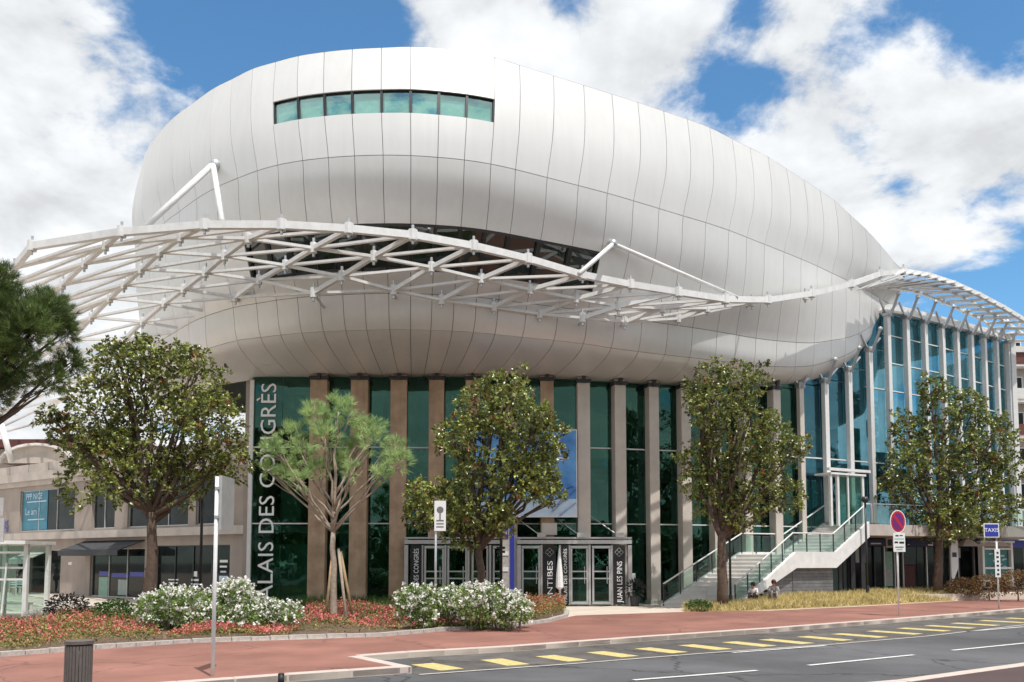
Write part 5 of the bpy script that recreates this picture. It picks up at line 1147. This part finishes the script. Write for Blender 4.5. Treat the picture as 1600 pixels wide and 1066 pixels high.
# dark thin posts
def dpost(px, D, y0, zb, label, box=None):
    p = UP(px, 900, D); t = thing('street_post', label, 'post', (p.x, p.y, zb), 'dark thin street posts'); zt = UP(px, y0, D).z; q = cylz(MB(), p.x, p.y, zb, zt, .05); q.build('pole', 'dark_metal', t, True); MB().tube([(p.x, p.y, zb), (p.x, p.y, zb+.35)], .085, 10).build('foot', 'dark_metal', t)
    MB().tube([(p.x, p.y, zt), (p.x, p.y, zt+.12), (p.x, p.y, zt+.3)], [.06, .2, .12], 12).build('lantern', 'dark_metal', t, True); return t
dpost(313, 29.5, 640, 0, 'dark thin post behind the broad magnolia, in front of the shop window'); dpost(1141, 35.6, 720, .2, 'dark thin post right beside the slim magnolia trunk'); dpost(1355, 41.0, 786, .45, 'dark thin post at the head of the outdoor stairs')
t = dpost(783, 30.0, 640, 0, 'dark thin post behind the leaning magnolia, by the blue edged totem'); p = UP(783, 862, 29.9)
for dz_ in (0, .14): MB().box((p.x-.16, p.y-.06, p.z+dz_-.05), (p.x+.14, p.y-.02, p.z+dz_+.03)).build('small_sign', 'dark_metal', t)
# information totem beside the doors
p = UP(795, 945, 33); p.z = 0; to = thing('information_totem', 'pale information totem with a blue edge left of the open entrance doors', 'totem', p); zt = UP(795, 815, 33).z
xa, xb, xc = UP(781, 900, 33).x, UP(797, 900, 33).x, UP(803.5, 900, 33).x
MB().box((xa, 32.9, .05), (xb, 33.1, zt)).build('panel', 'edging', to); MB().box((xb+.003, 32.85, .05), (xc, 33.15, zt)).build('blue_edge', 'sign_blue', to); MB().box((xa-.05, 32.7, .0), (xc+.05, 33.3, .06)).build('foot', 'alu', to)
for z, m_ in ((zt-.35, 'sign_blue'), (zt-.65, 'sign_blue'), (zt-1.3, 'plastic_white'), (zt-1.9, 'plastic_white')): MB().box((xa+.05, 32.88, z), (xb-.06, 32.897, z+.16)).build('print_patch', m_, to)
# folded white parasol by the doors
p = G(868, 943); p = V((p.x, 36.6, 0)); fpz = thing('folded_parasol', 'closed white parasol standing between the black door banners', 'parasol', p); q = 36.6/F
MB().tube([(p.x, p.y, .05), (p.x, p.y, 2.55)], .025, 8).build('pole', 'alu', fpz)
MB().tube([(p.x, p.y, .75), (p.x, p.y, .85), (p.x, p.y, 1.3), (p.x, p.y, 1.9), (p.x, p.y, 2.5)], [.05, .17, .15, .09, .03], 9).build('cloth', 'plastic_white', fpz); MB().tube([(p.x, p.y, 0), (p.x, p.y, .08)], .26, 14).build('base', 'grey_board', fpz)
# potted plant by the right door post
p = UP(992, 930, 37.5); pt2 = thing('potted_plant', 'dark potted plant right of the entrance door frame', 'plant', (p.x, p.y, 0)); MB().tube([(p.x, p.y, 0), (p.x, p.y, .45)], [.17, .22], 12).build('pot', 'dark_metal', pt2); n = 160; d = rdir(n, .5); v, f = leaves(np.array([p.x, p.y, .75])+d*.3, d, .22, .08); npmesh('foliage', v, f, 'shrub_dark', pt2)
# bus shelter at the left edge
b = G(38, 966); bs = thing('bus_shelter', 'white framed glass bus shelter at the left edge', 'bus shelter', (b.x-1.5, b.y, 0)); zt = UP(38, 846, b.y).z
for x in (b.x, b.x-1.55, b.x-3.1):
    for y in (b.y, b.y+1.4): MB().box((x-.07, y-.07, 0), (x+.07, y+.07, zt-.1)).build('post', 'white_paint', bs)
MB().box((b.x-3.4, b.y-.4, zt-.1), (b.x+.15, b.y+1.6, zt+.02)).build('roof', 'white_paint', bs)
for z in (zt-.42, zt-.95, zt-1.35): MB().box((b.x-3.0, b.y-.04, z), (b.x-.075, b.y+.04, z+.07)).build('rail', 'white_paint', bs)
MB().box((b.x-3.0, b.y-.015, .15), (b.x-.08, b.y+.0, zt-.15)).build('glass_pane', 'glass_clear', bs); MB().box((b.x-3.0, b.y+1.38, .15), (b.x-.08, b.y+1.4, zt-.15)).build('glass_pane', 'glass_clear', bs); MB().tube([(b.x-.75, b.y-.1, 0), (b.x-.62, b.y-.1, 1.9)], .03, 8).build('prop', 'white_paint', bs)
MB().box((b.x-2.8, b.y+.9, .42), (b.x-.4, b.y+1.25, .48)).box((b.x-2.6, b.y+1.0, 0), (b.x-2.5, b.y+1.2, .42)).box((b.x-.6, b.y+1.0, 0), (b.x-.5, b.y+1.2, .42)).build('bench', 'alu', bs)
p = UP(4, 900, 25); st2 = thing('bus_stop_sign', 'white two part bus stop sign at the left edge', 'sign', (p.x-.3, 25, 0)); MB().tube([(p.x-.3, 25, 0), (p.x-.3, 25, UP(0, 776, 25).z)], .035, 8).build('post', 'white_paint', st2)
for y0, y1, x in ((778, 806, 9), (810, 847, 9.5)): MB().box((p.x-.9, 24.9, UP(x, y1, 25).z), (UP(x, y0, 25).x, 24.96, UP(x, y0, 25).z)).build('panel', 'plastic_white', st2, bevel=.02)
# dish and chairs outside the shop doorway
for i, px in enumerate((76, 81)):
    p = lw.P(lw.s_of(px), 0, 1.5+.5*i); ch = thing('cafe_chair', ['white cafe chair outside the shop doorway, nearer the standing man', 'white cafe chair outside the shop doorway, nearer the dark awning'][i], 'chair', p, 'white chairs outside the shop')
    MB().box((p.x-.22, p.y-.22, .44), (p.x+.22, p.y+.22, .48)).build('seat', 'plastic_white', ch)
    for z in (.6, .72, .84): MB().box((p.x-.2, p.y-.24, z), (p.x+.2, p.y-.21, z+.06)).build('slat', 'plastic_white', ch)
    for x in (-.2, .2):
        for y in (-.2, .2): MB().box((p.x+x-.02, p.y+y-.02, 0), (p.x+x+.02, p.y+y+.02, .44 if y > 0 else .92)).build('leg', 'plastic_white', ch)
# ================================================================== PEOPLE
def skin_fig(name, verts, edges_, radii, root, material, parent, sub=1):
    me = bpy.data.meshes.new(name); org = V(parent.location); me.from_pydata([tuple(V(v)-org) for v in verts], edges_, []); o = link(bpy.data.objects.new(name, me), parent)
    o.modifiers.new('skin', 'SKIN'); ss = o.modifiers.new('sub', 'SUBSURF'); ss.levels = ss.render_levels = sub
    for i, r in enumerate(radii): me.skin_vertices[0].data[i].radius = (r, r)
    me.skin_vertices[0].data[root].use_root = True; me.materials.append(M[material])
    dg = bpy.context.evaluated_depsgraph_get(); m2 = bpy.data.meshes.new_from_object(o.evaluated_get(dg)); o.modifiers.clear(); o.data = m2
    for p in m2.polygons: p.use_smooth = True
    return o
def person(label, at, face, pose, k, shirt, trousers, hair, group=None):
    """pose: joints in a local frame (x right, y forward, z up), metres at adult size"""
    t = thing('person', label, 'person', at, group); ca, sa = math.cos(face), math.sin(face)
    def W(p): return V((at[0]+k*(p[0]*ca-p[1]*sa), at[1]+k*(p[0]*sa+p[1]*ca), at[2]+k*p[2]))
    J = {n: W(p) for n, p in pose.items()}
    names = ['pelvis', 'belly', 'chest', 'neck', 'head0', 'head1', 'shL', 'elL', 'wrL', 'haL', 'shR', 'elR', 'wrR', 'haR', 'hipL', 'knL', 'anL', 'toL', 'hipR', 'knR', 'anR', 'toR']
    rad = [.13, .125, .14, .055, .085, .095, .06, .042, .03, .036, .06, .042, .03, .036, .085, .058, .042, .035, .085, .058, .042, .035]
    ix = {n: i for i, n in enumerate(names)}
    ed_ = [(0, 1), (1, 2), (2, 3), (3, 4), (4, 5)]+[(ix[a], ix[b]) for a, b in (('chest', 'shL'), ('shL', 'elL'), ('elL', 'wrL'), ('wrL', 'haL'), ('chest', 'shR'), ('shR', 'elR'), ('elR', 'wrR'), ('wrR', 'haR'), ('pelvis', 'hipL'), ('hipL', 'knL'), ('knL', 'anL'), ('anL', 'toL'), ('pelvis', 'hipR'), ('hipR', 'knR'), ('knR', 'anR'), ('anR', 'toR'))]
    skin_fig('body', [J[n] for n in names], ed_, [r*k for r in rad], 0, 'skin', t)
    def sub(nm, ns, es, rr, m): skin_fig(nm, [J[n] for n in ns], es, [r*k for r in rr], 0, m, t)
    sub('shirt', ['belly', 'chest', 'shL', 'shR', 'elL', 'elR', 'pelvis'], [(0, 1), (1, 2), (1, 3), (2, 4), (3, 5), (0, 6)], [.145, .16, .08, .08, .056, .056, .145], shirt)
    sub('trousers', ['pelvis', 'hipL', 'knL', 'anL', 'hipR', 'knR', 'anR'], [(0, 1), (1, 2), (2, 3), (0, 4), (4, 5), (5, 6)], [.15, .10, .073, .055, .10, .073, .055], trousers)
    hd = J['head0'].lerp(J['head1'], .65); fw = V((-sa, ca, 0))
    MB().ball(hd-fw*.025*k+V((0, 0, .03*k)), .125*k, 12, 8, (1, 1, 1.05)).build('hair', hair, t, True)
    f0 = hd+fw*.10*k; q = MB(); rt = V((ca, sa, 0)); q.ball(f0+fw*.02*k-V((0, 0, .03*k)), .02*k, 6, 4, mi=0); q.build('nose', 'skin', t)
    for s in (-1, 1): MB().ball(f0+rt*.035*s*k, .012*k, 6, 4).build('eye', 'black', t)
    for hn, el in (('haL', 'wrL'), ('haR', 'wrR')):
        d = (J[hn]-J[el]).normalized(); sd = d.cross(V((0, 0, 1))); sd = sd.normalized() if sd.length > .01 else rt
        for j in range(4): a = J[hn]+sd*(j-1.5)*.02*k; q = MB().tube([a, a+d*(.05+.01*(j in (1, 2)))*k, a+d*.085*k-V((0, 0, .02*k))], [.010*k, .009*k, .007*k], 5); q.build('finger', 'skin', t, True)
        MB().tube([J[el].lerp(J[hn], .6)+sd*.03*k, J[hn]+sd*.055*k+d*.03*k], [.011*k, .008*k], 5).build('thumb', 'skin', t, True)
    return t
def sitting(lean=.1, arms=.3):
    y = lean
    return dict(pelvis=(0, 0, .14), belly=(0, y*.4, .32), chest=(0, y, .52), neck=(0, y+.03, .66), head0=(0, y+.06, .74), head1=(0, y+.09, .86), shL=(-.18, y, .58), elL=(-.24, y+.12, .36), wrL=(-.12, .34, .34), haL=(-.06, .40, .33), shR=(.18, y, .58), elR=(.24, y+.12, .36), wrR=(.12, .34, .34), haR=(.06, .40, .33),
                hipL=(-.1, .03, .13), knL=(-.13, .42, .42), anL=(-.12, .48, .07), toL=(-.13, .64, .04), hipR=(.1, .03, .13), knR=(.13, .42, .42), anR=(.12, .48, .07), toR=(.13, .64, .04))
gz = lambda x, y: bermz(x, y)
p = UP(1178, 925, 36.2); person('person with dark hair in a white top sitting on the grass by the stair edge', (p.x, p.y, gz(p.x, p.y)), math.radians(150), sitting(.1), .80, 'cloth_white', 'cloth_dark', 'hair_dark')
p = UP(1208, 925, 36.9); person('person with reddish hair in a patterned black and white top bent forward on the grass', (p.x, p.y, gz(p.x, p.y)), math.radians(170), sitting(.26), .86, 'cloth_check', 'cloth_check', 'hair_red')
p = lw.P(lw.s_of(57), .0, .9)
person('person in a dark top and jeans standing in the shop doorway at the left', (p.x, p.y, 0), math.radians(160), dict(pelvis=(0, 0, .95), belly=(0, 0, 1.12), chest=(0, .01, 1.34), neck=(0, .02, 1.5), head0=(0, .04, 1.58), head1=(0, .05, 1.70), shL=(-.2, 0, 1.42), elL=(-.26, 0, 1.14), wrL=(-.22, .16, .98), haL=(-.19, .22, .95), shR=(.2, 0, 1.42), elR=(.26, -.02, 1.13), wrR=(.24, .12, .95), haR=(.22, .18, .91),
       hipL=(-.1, 0, .9), knL=(-.11, .03, .5), anL=(-.12, -.02, .09), toL=(-.13, .14, .04), hipR=(.1, 0, .9), knR=(.12, .05, .5), anR=(.14, .03, .09), toR=(.16, .19, .04)), 1.0, 'cloth_dark', 'jeans', 'hair_dark')
# ================================================================== ACROSS THE STREET (only seen mirrored in the glass)
tv, tf, o_ = [], [], 0
for k in range(22):
    x = -75+k*7.4+R.uniform(-2, 2); y = -30+R.uniform(-9, 4); h = R.uniform(5.5, 10)
    n = 1100; d = rdir(n); q = np.array([x, y, h-3])+d*np.array([5.2, 5.2, 3.4])*(NR.uniform(.3, 1, n)**.4)[:, None]
    v, f = leaves(q, d+rdir(n)*.5, .8, .55); tv.append(v); tf.append(f+o_); o_ += len(v)
    n = 500; q = np.array([x+2, y+3, 2.4])+rdir(n)*np.array([4.2, 2, 2.4]); v, f = leaves(q, rdir(n), .7, .5); tv.append(v); tf.append(f+o_); o_ += len(v)
tl = npmesh('treeline', np.vstack(tv), np.vstack(tf), 'pine_dark'); tag(tl, 'grove of dark pines across the street', 'trees', None, 'stuff')
